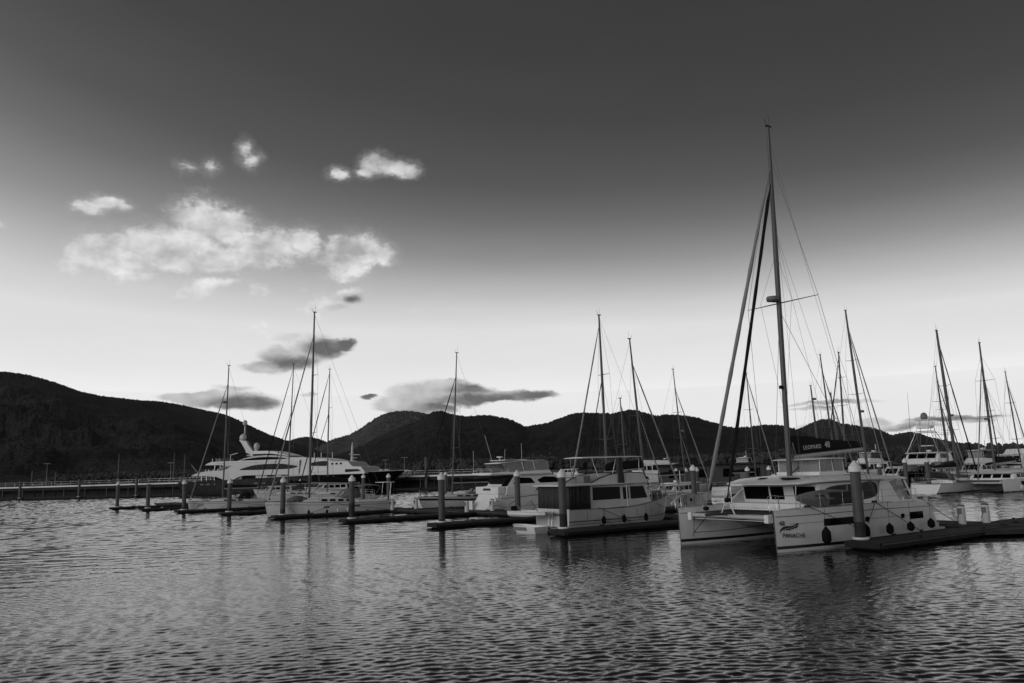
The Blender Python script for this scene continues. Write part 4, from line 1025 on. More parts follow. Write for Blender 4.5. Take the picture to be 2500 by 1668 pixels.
    b.build('boarding_ladder', STEEL, t)
    for a, lab in ((4.1, 'dark fender below the trawler yacht\'s forward side window'), (6.0, 'dark fender of the trawler yacht near its side post'), (7.7, 'dark fender below the aft end of the trawler yacht\'s long window')): fender_on(loc(bow, hd, a, -2.12, .62), lab, 'dark fenders of the trawler', r=.14, h=.5, ropez=.55)
    rope([loc(bow, hd, 3.0, -1.95, 1.45), loc(bow, hd, 1.0, -2.6, .42)], 'dark bow line of the trawler yacht slanting to the pontoon')
    rope([loc(bow, hd, 7.9, -1.95, 1.4), loc(bow, hd, 5.6, -2.3, .44)], 'dark spring line along the trawler yacht\'s side')
    rope([loc(bow, hd, .2, -.1, 1.7), loc(bow, hd, -1.4, -1.6, .45)], 'dark line from the trawler yacht\'s stem to the walkway')
    # flat dinghy hoisted across the stern
    k = thing('hoisted_dinghy', 'white flat bottomed dinghy hoisted across the trawler yacht\'s stern', 'dinghy', loc(bow, hd, 11.35, .75, .98), hd + math.radians(97))
    D = [(1.6, .58, .26), (1.0, .62, .22), (.2, .62, .20), (-.6, .58, .20), (-1.2, .42, .26), (-1.55, .16, .36)]
    rg = [[Vector((x, w, .32)), Vector((x, w * .98, .12)), Vector((x, w * .8, (.0 if x > -.4 else (-.4 - x) * .22))), Vector((x, 0, (-.05 if x > -.4 else (-.4 - x) * .2))), Vector((x, -w * .8, (.0 if x > -.4 else (-.4 - x) * .22))), Vector((x, -w * .98, .12)), Vector((x, -w, .32))] for x, w, z in D]
    b = MB().loft(rg, cap=False, closed=False, smooth=False); b.add(rg[0], [tuple(range(7))]); b.add(rg[-1], [tuple(range(7))]); b.build('shell', GEL, k)
    b = MB(); b.tube([r_[0] for r_ in rg], .035, 6); b.tube([r_[-1] for r_ in rg], .035, 6); b.build('gunwale', GEL, k)
    for x in (.9, -.3): MB().box(x - .14, x + .14, -.56, .56, .18, .22).build('thwart', GEL, k)
    MB().box(1.5, 1.72, -.2, .2, .1, .62).build('outboard_motor', CANB, k, bevel=.05)
    b = MB(); b.tube([(.9, 0, .3), (.9, .5, 1.0), (.9, .95, .75)], .03, 6); b.tube([(-.7, 0, .3), (-.7, .5, 1.0), (-.7, .95, .75)], .03, 6); b.build('davit_arms', STEEL, k)
    # tender afloat below it
    k = thing('tender', 'small white tender afloat below the hoisted dinghy', 'dinghy', loc(bow, hd, 11.9, .35, 0), hd + math.radians(97))
    Ht = Hull(2.6, 1.25, .52, .42, plan=PLAN_M, wl=.8, rake=.35, trake=0, keel=-.15)
    Ht.build(k, GEL, boot=False, deck=None)
    for q in k.children: q.location.x += 1.3
    MB().box(-.6, .5, .615, .628, .2, .4).build('grey_panel', PANEL, k)
    MB().box(-.2, .1, -.5, .5, .25, .29).build('thwart', GEL, k)
trawler()

# ------------------------------------------------------------------ sloops of the near row
def sloop(name, label, bow, hd, L, B, zb, zs, am, zt, rk, roof=(2.6, 8.2, .38), cover=CANB, genoa=SAILW, gtop=.88, spread=(.38, .68), boom=None, hoodm=CANB, hood_a=None, bim=None, detail=2, stripe=None, hullm=None, inner=None, bottom=BOOT, mr=.085, radar=None, windows=3, sailm=None, rake=.55, trake=.7, plan=PLAN, group=None, gfoot=.3, cat='sailing yacht', gz=None, solar=None, wire=.011):
    t = boat_root(name, label, cat, bow, hd, group)
    H = Hull(L, B, zb, zs, plan=plan, wl=.86, rake=rake, trake=trake, keel=-.55)
    h = H.build(t, hullm or GEL, nt=26 if detail > 1 else 16, boot=True, bootm=bottom)
    if detail > 1: H.band(h, 'cove_line', GREYL, .80, .83, rel=True, off=.006)
    if stripe is not None: H.band(h, 'dark_stripe', stripe, .70, .86, rel=True, off=.008)
    if detail > 0: H.band(h, 'toe_rail', ALU if detail > 1 else GREYL, .985, 1.02, rel=True, off=.012)
    a0, a1, hh = roof; dz = lambda a: H.zd(a / L) - .03
    rg = []
    for u in (0, .08, .3, .6, .9, 1.0):
        a = lerp(a0, a1, u); k = [.05, .5, .9, 1, 1, .95][[0, .08, .3, .6, .9, 1.0].index(u)]; w = min(H.bd(a / L) - .38, B * .34) * (.55 + .45 * min(1, u * 3 + .2))
        rg.append([L_(a, w * c, dz(a) + hh * k * d) for c, d in ((1, 0), (.92, .8), (.75, 1), (0, 1.12), (-.75, 1), (-.92, .8), (-1, 0))])
    MB().loft(rg).build('coachroof', GEL if hullm is None or hullm is NAVY else DECKW, t)
    for i in range(windows):
        u0 = .32 + .6 * i / windows; u1 = u0 + .6 / windows * .72; aa, ab = lerp(a0, a1, u0), lerp(a0, a1, u1)
        for sd in (1, -1):
            w = lambda a: min(H.bd(a / L) - .38, B * .34)
            MB().hexa([L_(aa, sd * (w(aa) * .97 - .03), dz(aa) + hh * .28), L_(ab, sd * (w(ab) * .97 - .03), dz(ab) + hh * .28), L_(ab, sd * (w(ab) * .985 + .008), dz(ab) + hh * .28), L_(aa, sd * (w(aa) * .985 + .008), dz(aa) + hh * .28)],
                      [L_(aa + .1, sd * (w(aa) * .9 - .03), dz(aa) + hh * .72), L_(ab, sd * (w(ab) * .9 - .03), dz(ab) + hh * .72), L_(ab, sd * (w(ab) * .94 + .008), dz(ab) + hh * .72), L_(aa + .1, sd * (w(aa) * .94 + .008), dz(aa) + hh * .72)]).build('cabin_window', GLASS, t)
    zf = dz(am) + hh * .9
    mast_rig(t, am, zf, zt, rk, dz(am) + .05, L, zb, spread=spread, sw=B * .27, mr=mr, genoa=genoa, gtop=gtop, cap_b=B * .46, sterna=L - .2, stern_z=zs, inner=inner, radar=radar, gfoot=gfoot, gz=gz, wire=wire)
    if boom:
        b0, b1, z0, z1, h0, h1 = boom; boom_cover(t, b0, b1, z0, z1, cover, h0, h1)
        if detail > 1: MB().tube([L_(am + .1, 0, zf + .3), L_(b0 + 1.3, 0, z0 - .05)], .022, 5).build('vang', ALU, t)
    if hood_a:
        hood(t, hood_a[0], hood_a[1], dz(hood_a[0]) + hh * .85, hood_a[2], B * .33, hoodm, glass=detail > 1)
    if bim:
        bimini(t, bim[0], bim[1], bim[2], B * .36, bim[3], zs + .1)
    if detail > 0:
        pulpit(t, H); pushpit(t, H)
        H.stanchions(t, .58, .14, .9, 7 if detail > 1 else 5, wires=(1, .5) if detail > 1 else (1,))
    if detail > 1:
        for sd in (1, -1): MB().box(-L + .6, -a1 + .1, sd * B * .36 - .1, sd * B * .36 + .1, zs - .05, zs + .28).build('cockpit_coaming', GEL, t, bevel=.03)
        MB().lathe([(.05, 0), (.05, .8)], c=L_(L - 1.7, 0, zs - .1), seg=8).build('binnacle', STEEL, t)
        wl = MB().tube([Vector((0, .42 * math.cos(q), .42 * math.sin(q))) for q in [2 * math.pi * i / 20 for i in range(21)]], .016, 5).build('steering_wheel', STEEL, t); wl.location = L_(L - 1.62, 0, zs + .55)
        MB().box(-L * .2 - .3, -L * .2 + .25, -.25, .25, H.zd(.2) - .01, H.zd(.2) + .07).build('fore_hatch', GLASS, t)
    if solar:
        a, z = solar; MB().box(-a - .6, -a + .6, -1.1, 1.1, z, z + .05).build('solar_panel', GEL, t).rotation_euler = (0, 0, 0)
        b = MB()
        for sd in (1, -1): b.tube([L_(L - .15, sd * 1.0, zs), L_(L + .05, sd * 1.0, z)], .03, 6)
        b.build('stern_arch', STEEL, t)
    return t, H
# large sloop
hd = HD_OUT
bow = Vector((-23.95, 77.0, 0)); A3 = fwd(HD_IN)
foot = bow + A3 * 4.35; zt, _ = solve_top(foot, hd, 768, 763); rk = -solve_top(foot, hd, 768, 763)[1]
t, H = sloop('sloop', 'large white sloop with a grey sprayhood, grey bimini and black boom cover', bow, hd, 12.6, 4.0, 1.60, 1.12, 4.35, zt, max(.1, rk), roof=(3.3, 8.9, .48),
         genoa=SAILW, gtop=.875, spread=(.34, .65), boom=(4.55, 9.0, 3.25, 3.05, .75, .35), hoodm=CANG, hood_a=(7.3, 9.2, .95), bim=(9.0, 11.4, 2.95, CANG), mr=.11, windows=4, rake=.35, trake=.6, gfoot=.45, solar=(12.4, 3.0))
for a in (5.2, 8.3): H.pane(t, 'hull_port', GREYL, a, a + .55, .80, .95, 1)
MB().loft([[L_(lerp(2.1, 4.2, i / 8), (.62 * math.sin(math.pi * min(1, (i + .6) / 9)) ** .6) * c, 1.52 + (.16 + .38 * math.sin(math.pi * (i + .5) / 9)) * d) for c, d in ((1, 0), (.8, .7), (0, 1), (-.8, .7), (-1, 0))] for i in range(9)]).build('upturned_dinghy_cover', CANG, t)
for a, m, z, lab in ((3.6, RUBB, .5, 'black fender below the grey covered dinghy on the large white sloop'), (5.4, RUBB, .46, 'black fender just aft of the large white sloop\'s mast')): fender_on(loc(bow, hd, a, 2.05, z), lab, 'black fenders of the large sloop', r=.11, h=.4, m=m, ropez=.5)
for a, z, lab in ((6.5, .55, 'white fender on the large white sloop, standing clear of the dark stained pile'), (7.5, .55, 'white fender on the large white sloop, close beside the dark stained pile')): fender_on(loc(bow, hd, a, 2.12, z), lab, 'white fenders of the large sloop', r=.10, h=.42, m=FENW, ropez=.5)
rope([loc(bow, hd, 1.3, 1.2, 1.45), loc(bow, hd, 2.3, 2.4, .42)], 'dark bow line of the large white sloop')
rope([loc(bow, hd, 6.3, 1.95, 1.25), loc(bow, hd, 3.2, 2.4, .42)], 'dark spring line running forward along the large white sloop', sag=.15)
rope([loc(bow, hd, 6.3, 1.95, 1.25), loc(bow, hd, 11.5, 2.3, .45)], 'dark spring line running aft along the large white sloop', sag=.12)
# small sloop with its name on the bow
bow = Vector((-39.35, 97.0, 0)); foot = bow + A3 * 4.0; zt, q = solve_top(foot, hd, 559, 893)
t, H = sloop('sloop', 'small white sloop with its name on the bow and a black sprayhood', bow, hd, 9.6, 3.2, 1.32, .98, 4.0, zt, max(.1, -q), roof=(2.6, 6.7, .36), gtop=.865, spread=(.30, .6),
         boom=(4.2, 8.3, 2.65, 2.62, .5, .25), hood_a=(5.6, 7.1, .8), hoodm=CANB, mr=.09, windows=3, rake=.15, trake=.5, radar=.72)
p0 = H.pt(.02, .78, 1, .03); p1 = H.pt(.11, .78, 1, .03); text_on(t, 'Jenn', .42, BOOT, H.pt(.1, .72, 1, .03), (H.pt(.2, .72, 1) - H.pt(.08, .72, 1)), H.pt(.12, 1.1, 1) - H.pt(.12, .6, 1), 'boat_name')
MB().box(-5.4, -4.9, -.3, .3, 1.5, 1.85).build('deck_box', GEL, t, bevel=.06)
rope([loc(bow, hd, 1.6, 1.0, 1.25), loc(bow, hd, .6, 1.7, .42)], 'dark bow line of the small white sloop')
rope([loc(bow, hd, 5.0, 1.55, 1.1), loc(bow, hd, 3.4, 2.0, .42)], 'dark spring line running forward along the small white sloop')
rope([loc(bow, hd, 5.0, 1.55, 1.1), loc(bow, hd, 9.3, 2.0, .45)], 'dark spring line running aft along the small white sloop', sag=.1)

# ------------------------------------------------------------------ other yachts; masts are sighted in the photo, hulls stand in the berths
def yacht(name, label, n, bx, by, tx, ty, hd, L=None, B=None, am=None, **k):
    foot = on_row(bx, n, by); zt, q = solve_top(foot, hd, tx, ty)
    L = L or max(7.5, zt * .66); B = B or L * .31; am = am or L * .38
    bow = foot + fwd(hd) * am
    rk = max(-.5, min(1.6, -q))
    kw = dict(roof=(L * .24, L * .68, .34), gtop=.87, detail=1, boom=(am + .2, am + L * .42, 2.35 + L * .03, 2.3 + L * .03, .5, .25), windows=3, mr=.07 + .0012 * L, rake=.6)
    kw.update(k)
    return sloop(name, label, bow, hd, L, B, .75 + L * .055, .6 + L * .035, am, zt, rk, **kw)
yacht('sloop', 'white sloop with a dark hull stripe and black canvas behind the walkway', 20.0, 1104, 1205, 1115, 862, HD_OUT, L=11.0, stripe=BOOT, cover=CANB, genoa=CANB, gtop=.83, spread=(.32, .62), hood_a=(6.6, 8.3, .9), detail=2, hullm=GEL2)
yacht('sloop', 'sloop with a dark furled headsail moored behind the large white sloop\'s bow', 24, 702, 1200, 717, 890, HD_OUT, L=12.6, genoa=CANB, gtop=.97, inner=(1.6, 1.9, .62, CANB), spread=(.35, .66))
yacht('sloop', 'sloop with two dark furled headsails moored behind the large sloop\'s boom', 24, 799, 1170, 805, 902, HD_OUT, L=11.8, genoa=CANB, gtop=.97, inner=(1.4, 1.8, .64, CANB), spread=(.38, .68), cover=CANB)
yacht('sloop', 'tall masted sloop with a pale furled headsail moored behind the trawler yacht', 19.5, 1482, 1155, 1462, 770, HD_OUT, L=12.0, genoa=SAILW, gtop=.95, inner=(1.7, 1.9, .64, CANB), spread=(.30, .66), mr=.12, wire=.012)
yacht('sloop', 'sloop with a black boom cover and bow away behind the trawler yacht\'s canopy', 22.5, 1573, 1130, 1537, 828, HD_IN, L=11.0, genoa=SAILW, gtop=.84, inner=(2.2, 1.6, .55, SAILW), spread=(.5,), am=4.6, boom=(4.8, 9.3, 3.7, 3.5, .75, .7), mr=.1)
yacht('sloop', 'short masted sloop with a dark furled headsail behind the trawler yacht\'s canopy', 30, 1529, 1160, 1514, 973, HD_IN, L=9.0, genoa=CANB, gtop=.93, spread=(.5,))
yacht('sloop', 'bow away sloop with two pale furled headsails behind the trawler yacht\'s bow', 50, 1673, 1155, 1643, 902, HD_IN, L=11.5, genoa=SAILW, gtop=.82, inner=(2.6, 1.6, .46, SAILW), spread=(.4, .62), radar=.46, sailm=1)
yacht('sloop', 'sloop seen between the big catamaran\'s two furled headsails', 58, 1844, 1145, 1822, 912, HD_IN, L=11.5, genoa=SAILW, gtop=.97, spread=(.3, .66))
yacht('sloop', 'sloop with a steel mast hung with lamps behind the big catamaran\'s boom', 62, 2000, 1100, 1979, 942, HD_IN, L=9.5, genoa=None, spread=(.6,), mr=.12, radar=.86)
yacht('sloop', 'sloop with a bent stay and wide spreaders behind the big catamaran\'s boom', 60, 2038, 1100, 2002, 867, HD_IN, L=11.5, genoa=SAILW, gtop=.86, spread=(.42, .58), mr=.1)
yacht('sloop', 'sloop whose short mast rises behind the middle of the big catamaran\'s boom', 68, 2048, 1100, 2028, 960, HD_IN, L=9.5, genoa=None, spread=(.7,), mr=.12)
yacht('sloop', 'sloop with three spreader pairs on an upright mast behind the big catamaran\'s boom', 57, 2062, 1110, 2047, 861, HD_OUT, L=12.0, genoa=CANB, gtop=.97, spread=(.35, .58, .80), mr=.11)
yacht('sloop', 'tall sloop with two pale furled headsails behind the big catamaran\'s boom end', 56, 2120, 1154, 2064, 759, HD_IN, L=14.0, genoa=SAILW, gtop=.9, inner=(2.0, 1.9, .88, SAILW), spread=(.28, .5, .7), radar=.4, mr=.14)
yacht('sloop', 'sloop with a thick pale mast and a dark furled headsail beside the moored catamaran', 63, 2340, 1167, 2286, 807, HD_IN, L=12.0, genoa=CANB, gtop=.92, spread=(.32, .62), radar=.42, mr=.17, detail=1, hood_a=(7.2, 8.8, .9), hoodm=CANG)
yacht('sloop', 'thin masted sloop behind the sportfisher\'s tower', 84, 2316, 1094, 2289, 933, HD_IN, genoa=SAILW, gtop=.75, spread=(.45, .7))
yacht('sloop', 'thin masted sloop rising right of the moored catamaran\'s mast', 84, 2439, 1100, 2399, 909, HD_IN, genoa=None, spread=(.35, .62))
yacht('sloop', 'sloop with a pale mast beside the large motor yacht beyond the smaller catamaran', 76, 2489, 1094, 2454, 909, HD_IN, genoa=SAILW, gtop=.9, spread=(.35, .7))
# ------------------------------------------------------------------ flybridge cruiser lying stern to the walkway
def flybridge_cruiser():
    st = on_row(1203, 14.9); hd = HD_IN; bow = st + fwd(hd) * 13.2
    t = boat_root('flybridge_cruiser', 'white flybridge cruiser with clear curtains, its transom to the walkway', 'motor yacht', bow, hd)
    H = Hull(13.6, 4.3, 2.75, 1.70, zmid=2.2, plan=PLAN_M, wl=.9, rake=1.3, trake=0, keel=-.6, wlbow=.3)
    h = H.build(t, GEL, deck=DECKW)
    H.band(h, 'rub_rail', GREYL, .76, .79, rel=True, off=.02); H.band(h, 'spray_rail', GREYL, .30, .315, rel=True, off=.01)
    # transom slope, stair and swim platform
    MB().hexa([L_(13.4, -1.6, .36), L_(13.4, 1.6, .36), L_(14.9, 1.35, .36), L_(14.9, -1.35, .36)], [L_(13.2, -1.7, 1.75), L_(13.2, 1.7, 1.75), L_(13.75, 1.6, 1.75), L_(13.75, -1.6, 1.75)]).build('transom', GEL, t, bevel=.05)
    MB().box(-15.2, -13.3, -1.95, 1.95, .26, .36).build('swim_platform', TEAK, t, bevel=.03)
    for i in range(4):
        z = .36 + .34 * (i + 1); MB().box(-14.75 + .3 * i, -13.6, -1.95, -1.42, z - .3, z).build('stair_tread', GEL, t, bevel=.02)
    MB().box(-13.9, -13.1, -2.0, 2.0, 1.70, 2.40).build('stern_coaming', GEL, t, bevel=.08)
    bn = [(-.75, 2.02), (-.7, 2.26), (.55, 2.26), (.6, 2.02), (.42, 2.06), (-.6, 2.06)]
    MB().prism(bn, -13.92, -13.905, 'x').build('name_banner', CAND, t)
    MB().box(-15.12, -15.06, .55, 1.55, .36, 1.15).build('boarding_gate', GEL, t); 
    b = MB().tube([L_(15.12, .5, .36), L_(15.12, .5, 1.2), L_(15.12, 1.6, 1.2), L_(15.12, 1.6, .36)], .025, 6); b.build('gate_frame', CAND, t)
    # topsides raised to the saloon deck
    zr = (2.1, 3.45)
    house(t, 'topside', [(6.0, 2.2), (6.2, 2.42), (12.9, 2.42), (13.1, 1.6), (8, 1.6)], 2.12, 2.12, GEL, bevel=.03)
    house(t, 'saloon', [(5.2, 2.3), (7.0, 3.35), (11.9, 3.4), (12.7, 2.4)], 1.95, 1.7, GEL, zr=zr)
    for sd in (-1, 1):
        side_panel(t, 'saloon_window', [(6.3, 2.62), (7.2, 3.15), (8.5, 3.2), (9.3, 2.9), (9.0, 2.62)], 1.95, 1.7, zr, GLASS, sd)
        side_panel(t, 'saloon_window', [(9.6, 2.62), (10.0, 3.12), (11.6, 3.2), (12.1, 2.62)], 1.95, 1.7, zr, GLASS, sd)
        side_panel(t, 'hull_vent', [(9.9, 1.85), (9.4, 2.3), (8.9, 2.3), (8.9, 1.85)], 2.12, 2.12, (1.6, 2.42), BOOT, sd)
    MB().hexa([L_(5.4, -1.6, 2.45), L_(5.4, 1.6, 2.45), L_(5.5, 1.6, 2.45), L_(5.5, -1.6, 2.45)], [L_(6.8, -1.5, 3.27), L_(6.8, 1.5, 3.27), L_(6.9, 1.5, 3.27), L_(6.9, -1.5, 3.27)]).build('windshield', GLASS, t)
    MB().prism([(-12.6, 2.42), (-13.3, 2.42), (-12.5, 3.4), (-11.9, 3.4)], -1.75, -1.6).build('cockpit_wing', CANB, t)
    MB().box(-12.55, -12.5, -1.5, 1.6, 2.42, 3.36).build('cockpit_curtain', CANB, t)
    # flybridge
    rg = []
    for a, z, w in ((7.2, 3.38, 1.3), (7.8, 3.40, 1.75), (10, 3.40, 1.95), (13.4, 3.48, 1.95), (14.4, 3.52, 1.75)):
        rg.append([L_(a, w * c, z + d) for c, d in ((1, 0), (1, .16), (0, .2), (-1, .16), (-1, 0), (0, -.06))])
    MB().loft(rg).build('flybridge_deck', GEL, t)
    house(t, 'flybridge_coaming', [(7.5, 3.5), (7.75, 3.82), (9.5, 3.78), (11.8, 3.68), (12, 3.5)], 1.75, 1.7, GEL)
    zc = (3.7, 4.7)
    for sd in (-1, 1):
        for poly in ([(7.75, 3.8), (7.72, 4.6), (9.3, 4.66), (9.3, 3.8)], [(9.35, 3.8), (9.35, 4.66), (10.6, 4.66), (10.6, 3.74)], [(10.65, 3.72), (10.65, 4.64), (13.1, 4.46), (12.4, 3.66)]):
            side_panel(t, 'clear_curtain', poly, 1.68, 1.5, zc, CLEAR, sd, proud=0, thick=.012)
        for a in (9.32, 10.62): MB().tube([L_(a, sd * 1.7, 3.55), L_(a + .25, sd * 1.52, 4.7)], .035, 6).build('arch_post', STEEL, t)
    MB().hexa([L_(7.74, -1.6, 3.82), L_(7.74, 1.6, 3.82), L_(7.76, 1.6, 3.82), L_(7.76, -1.6, 3.82)], [L_(7.7, -1.5, 4.6), L_(7.7, 1.5, 4.6), L_(7.72, 1.5, 4.6), L_(7.72, -1.5, 4.6)]).build('clear_curtain', CLEAR, t)
    rg = []
    for a, z, w in ((7.6, 4.62, 1.45), (8.2, 4.72, 1.55), (10.5, 4.74, 1.56), (13.2, 4.52, 1.5)): rg.append([L_(a, w * c, z + d) for c, d in ((1, 0), (.9, .05), (0, .08), (-.9, .05), (-1, 0))])
    MB().loft(rg).build('curtain_roof', GEL, t)
    MB().box(-12.6, -10.1, -1.35, 1.35, 4.80, 4.86).build('radar_arch', GEL, t, bevel=.02)
    MB().lathe([(.04, 0), (.05, .2), (.3, .25), (.3, .33), (.05, .36)], c=L_(12.2, .2, 4.86), seg=12).build('radar', GEL, t)
    b = MB()
    for sd in (1, -1): b.tube([L_(12.5, sd * 1.9, 3.95), L_(14.3, sd * 1.65, 3.98)], .02, 6)
    b.tube([L_(14.3, 1.65, 3.98), L_(14.3, -1.65, 3.98)], .02, 6)
    for a, y in ((12.6, 1.9), (13.4, 1.8), (14.3, 1.65), (14.3, 0), (14.3, -1.65), (13.4, -1.8), (12.6, -1.9)): b.tube([L_(a, y, 3.5), L_(a, y, 3.98)], .018, 5)
    b.build('aft_rail', STEEL, t)
    for a, y, z, l, dx in ((14.35, 1.5, 3.5, 2.3, 0), (10.6, -1.2, 4.8, 1.6, 0), (11.4, .6, 4.8, 1.1, .1), (12.4, 1.2, 4.7, 2.6, -.8)): MB().tube([L_(a, y, z), L_(a - dx, y, z + l)], .014, 5).build('whip_antenna', GEL, t)
    H.rail(t, 'bow_rail', STEEL, .6, .018, .0, .4); H.stanchions(t, .6, .02, .38, 6, wires=())
    return t
flybridge_cruiser()

# ------------------------------------------------------------------ the big dark hulled motor yacht at the pier
def superyacht():
    bow = Vector((-24.0, 175.3, 0)); hd = math.radians(-14.7)
    t = boat_root('large_motor_yacht', 'very large motor yacht with black hull and white tiered decks at the long pier', 'motor yacht', bow, hd)
    WH = mat('superyacht_white', .44, .3, .5, var=.04, vscale=.2)
    H = Hull(52.6, 10.2, 4.4, 3.2, zmid=3.85, plan=PLAN_M, wl=.92, rake=5.5, trake=-1.2, keel=-1.5, wlbow=.25)
    h = H.build(t, NAVY, deck=TEAK, boot=False, nt=34)
    H.band(h, 'cap_rail', WH, .985, 1.03, rel=True, off=.03, t0=0, t1=.62)
    for a0, a1, z in ((46.8, 47.6, 2.55), (45.2, 46.2, 2.55), (43.8, 44.2, 2.55), (33.0, 34.0, 2.5), (31.2, 31.9, 2.5), (28.4, 29.2, 2.55), (10.5, 11.5, 2.9), (15.5, 16.2, 2.9)): H.pane(t, 'hull_port', PANEL, a0, a1, z - .12, z + .14, -1)
    house(t, 'stern_quarter', [(52.4, .5), (51.3, 3.0), (49.4, 3.5), (49.2, 3.3), (51.0, .5)], 4.3, 4.6, WH)
    zr = (3, 10)
    house(t, 'main_deck_house', [(24, 3.1), (24, 4.5), (44.5, 4.5), (45.5, 3.1)], 4.2, 4.2, GLASS)
    for a0, a1 in ((37.6, 40.3), (31.2, 34.0), (27.6, 29.2)): side_panel(t, 'main_deck_panel', [(a0, 3.1), (a0, 4.3), (a1, 4.3), (a1, 3.1)], 4.25, 4.25, zr, WH, -1, proud=.1); side_panel(t, 'main_deck_panel', [(a0, 3.1), (a0, 4.3), (a1, 4.3), (a1, 3.1)], 4.25, 4.25, zr, WH, 1, proud=.1)
    house(t, 'upper_bulwark', [(50.2, 4.5), (49.6, 4.85), (47.6, 5.35), (46, 5.5), (42, 5.58), (32, 5.4), (23, 5.4), (23, 4.1), (27, 4.25), (36.5, 4.3), (38.2, 3.95), (39.6, 3.2), (41.0, 3.3), (42, 3.6), (43.6, 4.2), (46, 4.42), (48.5, 4.45)], 5.0, 4.95, WH, zr=(4, 6))
    for a in (47.9, 46.6, 44.6):
        for sd in (1, -1): MB().tube([L_(a, sd * 4.3, 3.2), L_(a, sd * 4.3, 4.5)], .09, 8).build('deck_post', STEEL, t)
    house(t, 'upper_deck_house', [(23, 5.3), (23, 7.0), (41.5, 7.0), (42.5, 6.6), (40.5, 6.1), (42.8, 5.5)], 4.75, 4.73, WH, zr=(5, 7))
    for sd in (-1, 1):
        side_panel(t, 'upper_window', arc_poly([(37.8, 5.5), (35.6, 6.25), (32.8, 6.62), (28, 6.66), (25.4, 6.35), (23.4, 5.95), (25.6, 5.48), (32, 5.46)], 4), 4.75, 4.73, (5, 7), GLASS, sd, proud=.05)
        side_panel(t, 'aft_trim', arc_poly([(43.5, 5.9), (42.2, 6.4), (39.9, 6.55), (41.6, 6.0), (42.9, 5.7)], 4), 4.75, 4.73, (5, 7), PANEL, sd, proud=.05)
        for a in (44.6, 43.2): MB().tube([L_(a, sd * 4.2, 5.4), L_(a, sd * 4.2, 6.9)], .09, 8).build('deck_post', STEEL, t)
    house(t, 'bridge_deck', [(47.0, 6.85), (46.4, 7.2), (45.4, 7.55), (42, 7.6), (26, 7.45), (23, 7.4), (23, 6.9), (42, 6.82)], 4.6, 4.55, WH, zr=(6.8, 7.6))
    MB().box(-44, -26, -4.62, 4.62, 7.14, 7.2).build('deck_line', PANEL, t)
    house(t, 'bridge_house', [(39.2, 7.55), (37.6, 8.1), (35.2, 8.55), (32, 8.65), (28, 8.4), (25, 7.9), (23.5, 7.4)], 3.8, 3.4, WH, zr=(7.4, 8.7))
    for sd in (-1, 1):
        side_panel(t, 'bridge_window', arc_poly([(38.2, 7.68), (35.8, 8.1), (33, 8.28), (29.5, 8.15), (26.6, 7.72), (32, 7.66)], 4), 3.8, 3.4, (7.4, 8.7), GLASS, sd, proud=.05)
        side_panel(t, 'wing_window', [(25.8, 6.6), (25.6, 6.9), (23.8, 6.9), (24.1, 6.6)], 4.7, 4.6, (5, 8), GLASS, sd, proud=.06)
    house(t, 'sun_deck_glass', [(35.4, 8.6), (35.3, 9.1), (31, 9.0), (26.4, 8.2), (30, 8.5)], 3.0, 2.8, GLASS)
    house(t, 'sun_deck_roof', [(36.2, 9.05), (35.6, 9.7), (32.4, 9.65), (30.4, 9.4), (27, 8.5), (26.6, 8.3), (31, 9.0)], 3.1, 2.9, WH)
    house(t, 'forward_house', [(25.5, 4.0), (25.5, 7.95), (20.5, 7.75), (16.8, 7.3), (15.2, 6.8), (11.6, 6.65), (10.4, 5.55), (8.4, 5.45), (7.5, 4.5), (7.3, 3.95)], 4.85, 4.0, WH, zr=(4, 8))
    for sd in (-1, 1):
        side_panel(t, 'forward_window', arc_poly([(20.6, 6.05), (20.2, 6.6), (18.6, 6.85), (16.5, 6.85), (16.4, 5.9), (18.5, 5.88)], 3), 4.85, 4.0, (4, 8), GLASS, sd, proud=.05)
        for a in (15.2, 14.2, 13.2): side_panel(t, 'square_window', [(a - .25, 6.05), (a - .25, 6.45), (a + .25, 6.45), (a + .25, 6.05)], 4.85, 4.0, (4, 8), GLASS, sd, proud=.05)
        side_panel(t, 'bow_window', [(12, 4.35), (12, 5.0), (9.0, 4.95), (8.2, 4.5)], 4.85, 4.0, (4, 8), GLASS, sd, proud=.05)
        side_panel(t, 'side_line', [(19.8, 4.52), (19.6, 4.6), (16.6, 4.6), (16.6, 4.55)], 4.85, 4.0, (4, 8), PANEL, sd, proud=.05)
    house(t, 'radar_arch', [(37.4, 8.6), (37.2, 9.6), (38.7, 11.3), (39.2, 12.2), (41.1, 12.4), (40.4, 11.7), (39.3, 10.0), (38.9, 8.7)], .5, .4, WH)
    for a, z, r, yy in ((41.1, 13.0, .6, .9), (39.75, 13.1, .64, -.6), (39.85, 16.4, .52, 0), (36.7, 10.9, .64, 0)):
        MB().lathe([(r * .8, -r), (r, -r * .6), (r, r * .2), (r * .85, r * .75), (r * .4, r * 1.15), (.05, r * 1.25)], c=L_(a, yy, z), seg=16).build('satellite_dome', WH, t)
    MB().tube([L_(39.85, 0, 13.4), L_(39.85, 0, 15.9)], .16, 8).build('dome_mast', WH, t)
    MB().tube([L_(36.8, 0, 9.5), L_(36.8, 0, 10.3)], .4, 8).build('dome_base', WH, t)
    MB().tube([L_(38.6, 0, 12.9), L_(37.4, 0, 12.95)], .08, 6).build('radar_scanner', CANB, t); MB().box(-38.6, -36.2, -.12, .12, 13.5, 13.6).build('radar_scanner', CANB, t)
    b = MB()
    for sd in (-3.2, 3.2): b.tube([L_(46, sd, 7.6), L_(46, sd, 8.3)], .06, 6); b.tube([L_(45, sd, 7.6), L_(45, sd, 8.3)], .06, 6)
    b.build('aft_frame', STEEL, t)
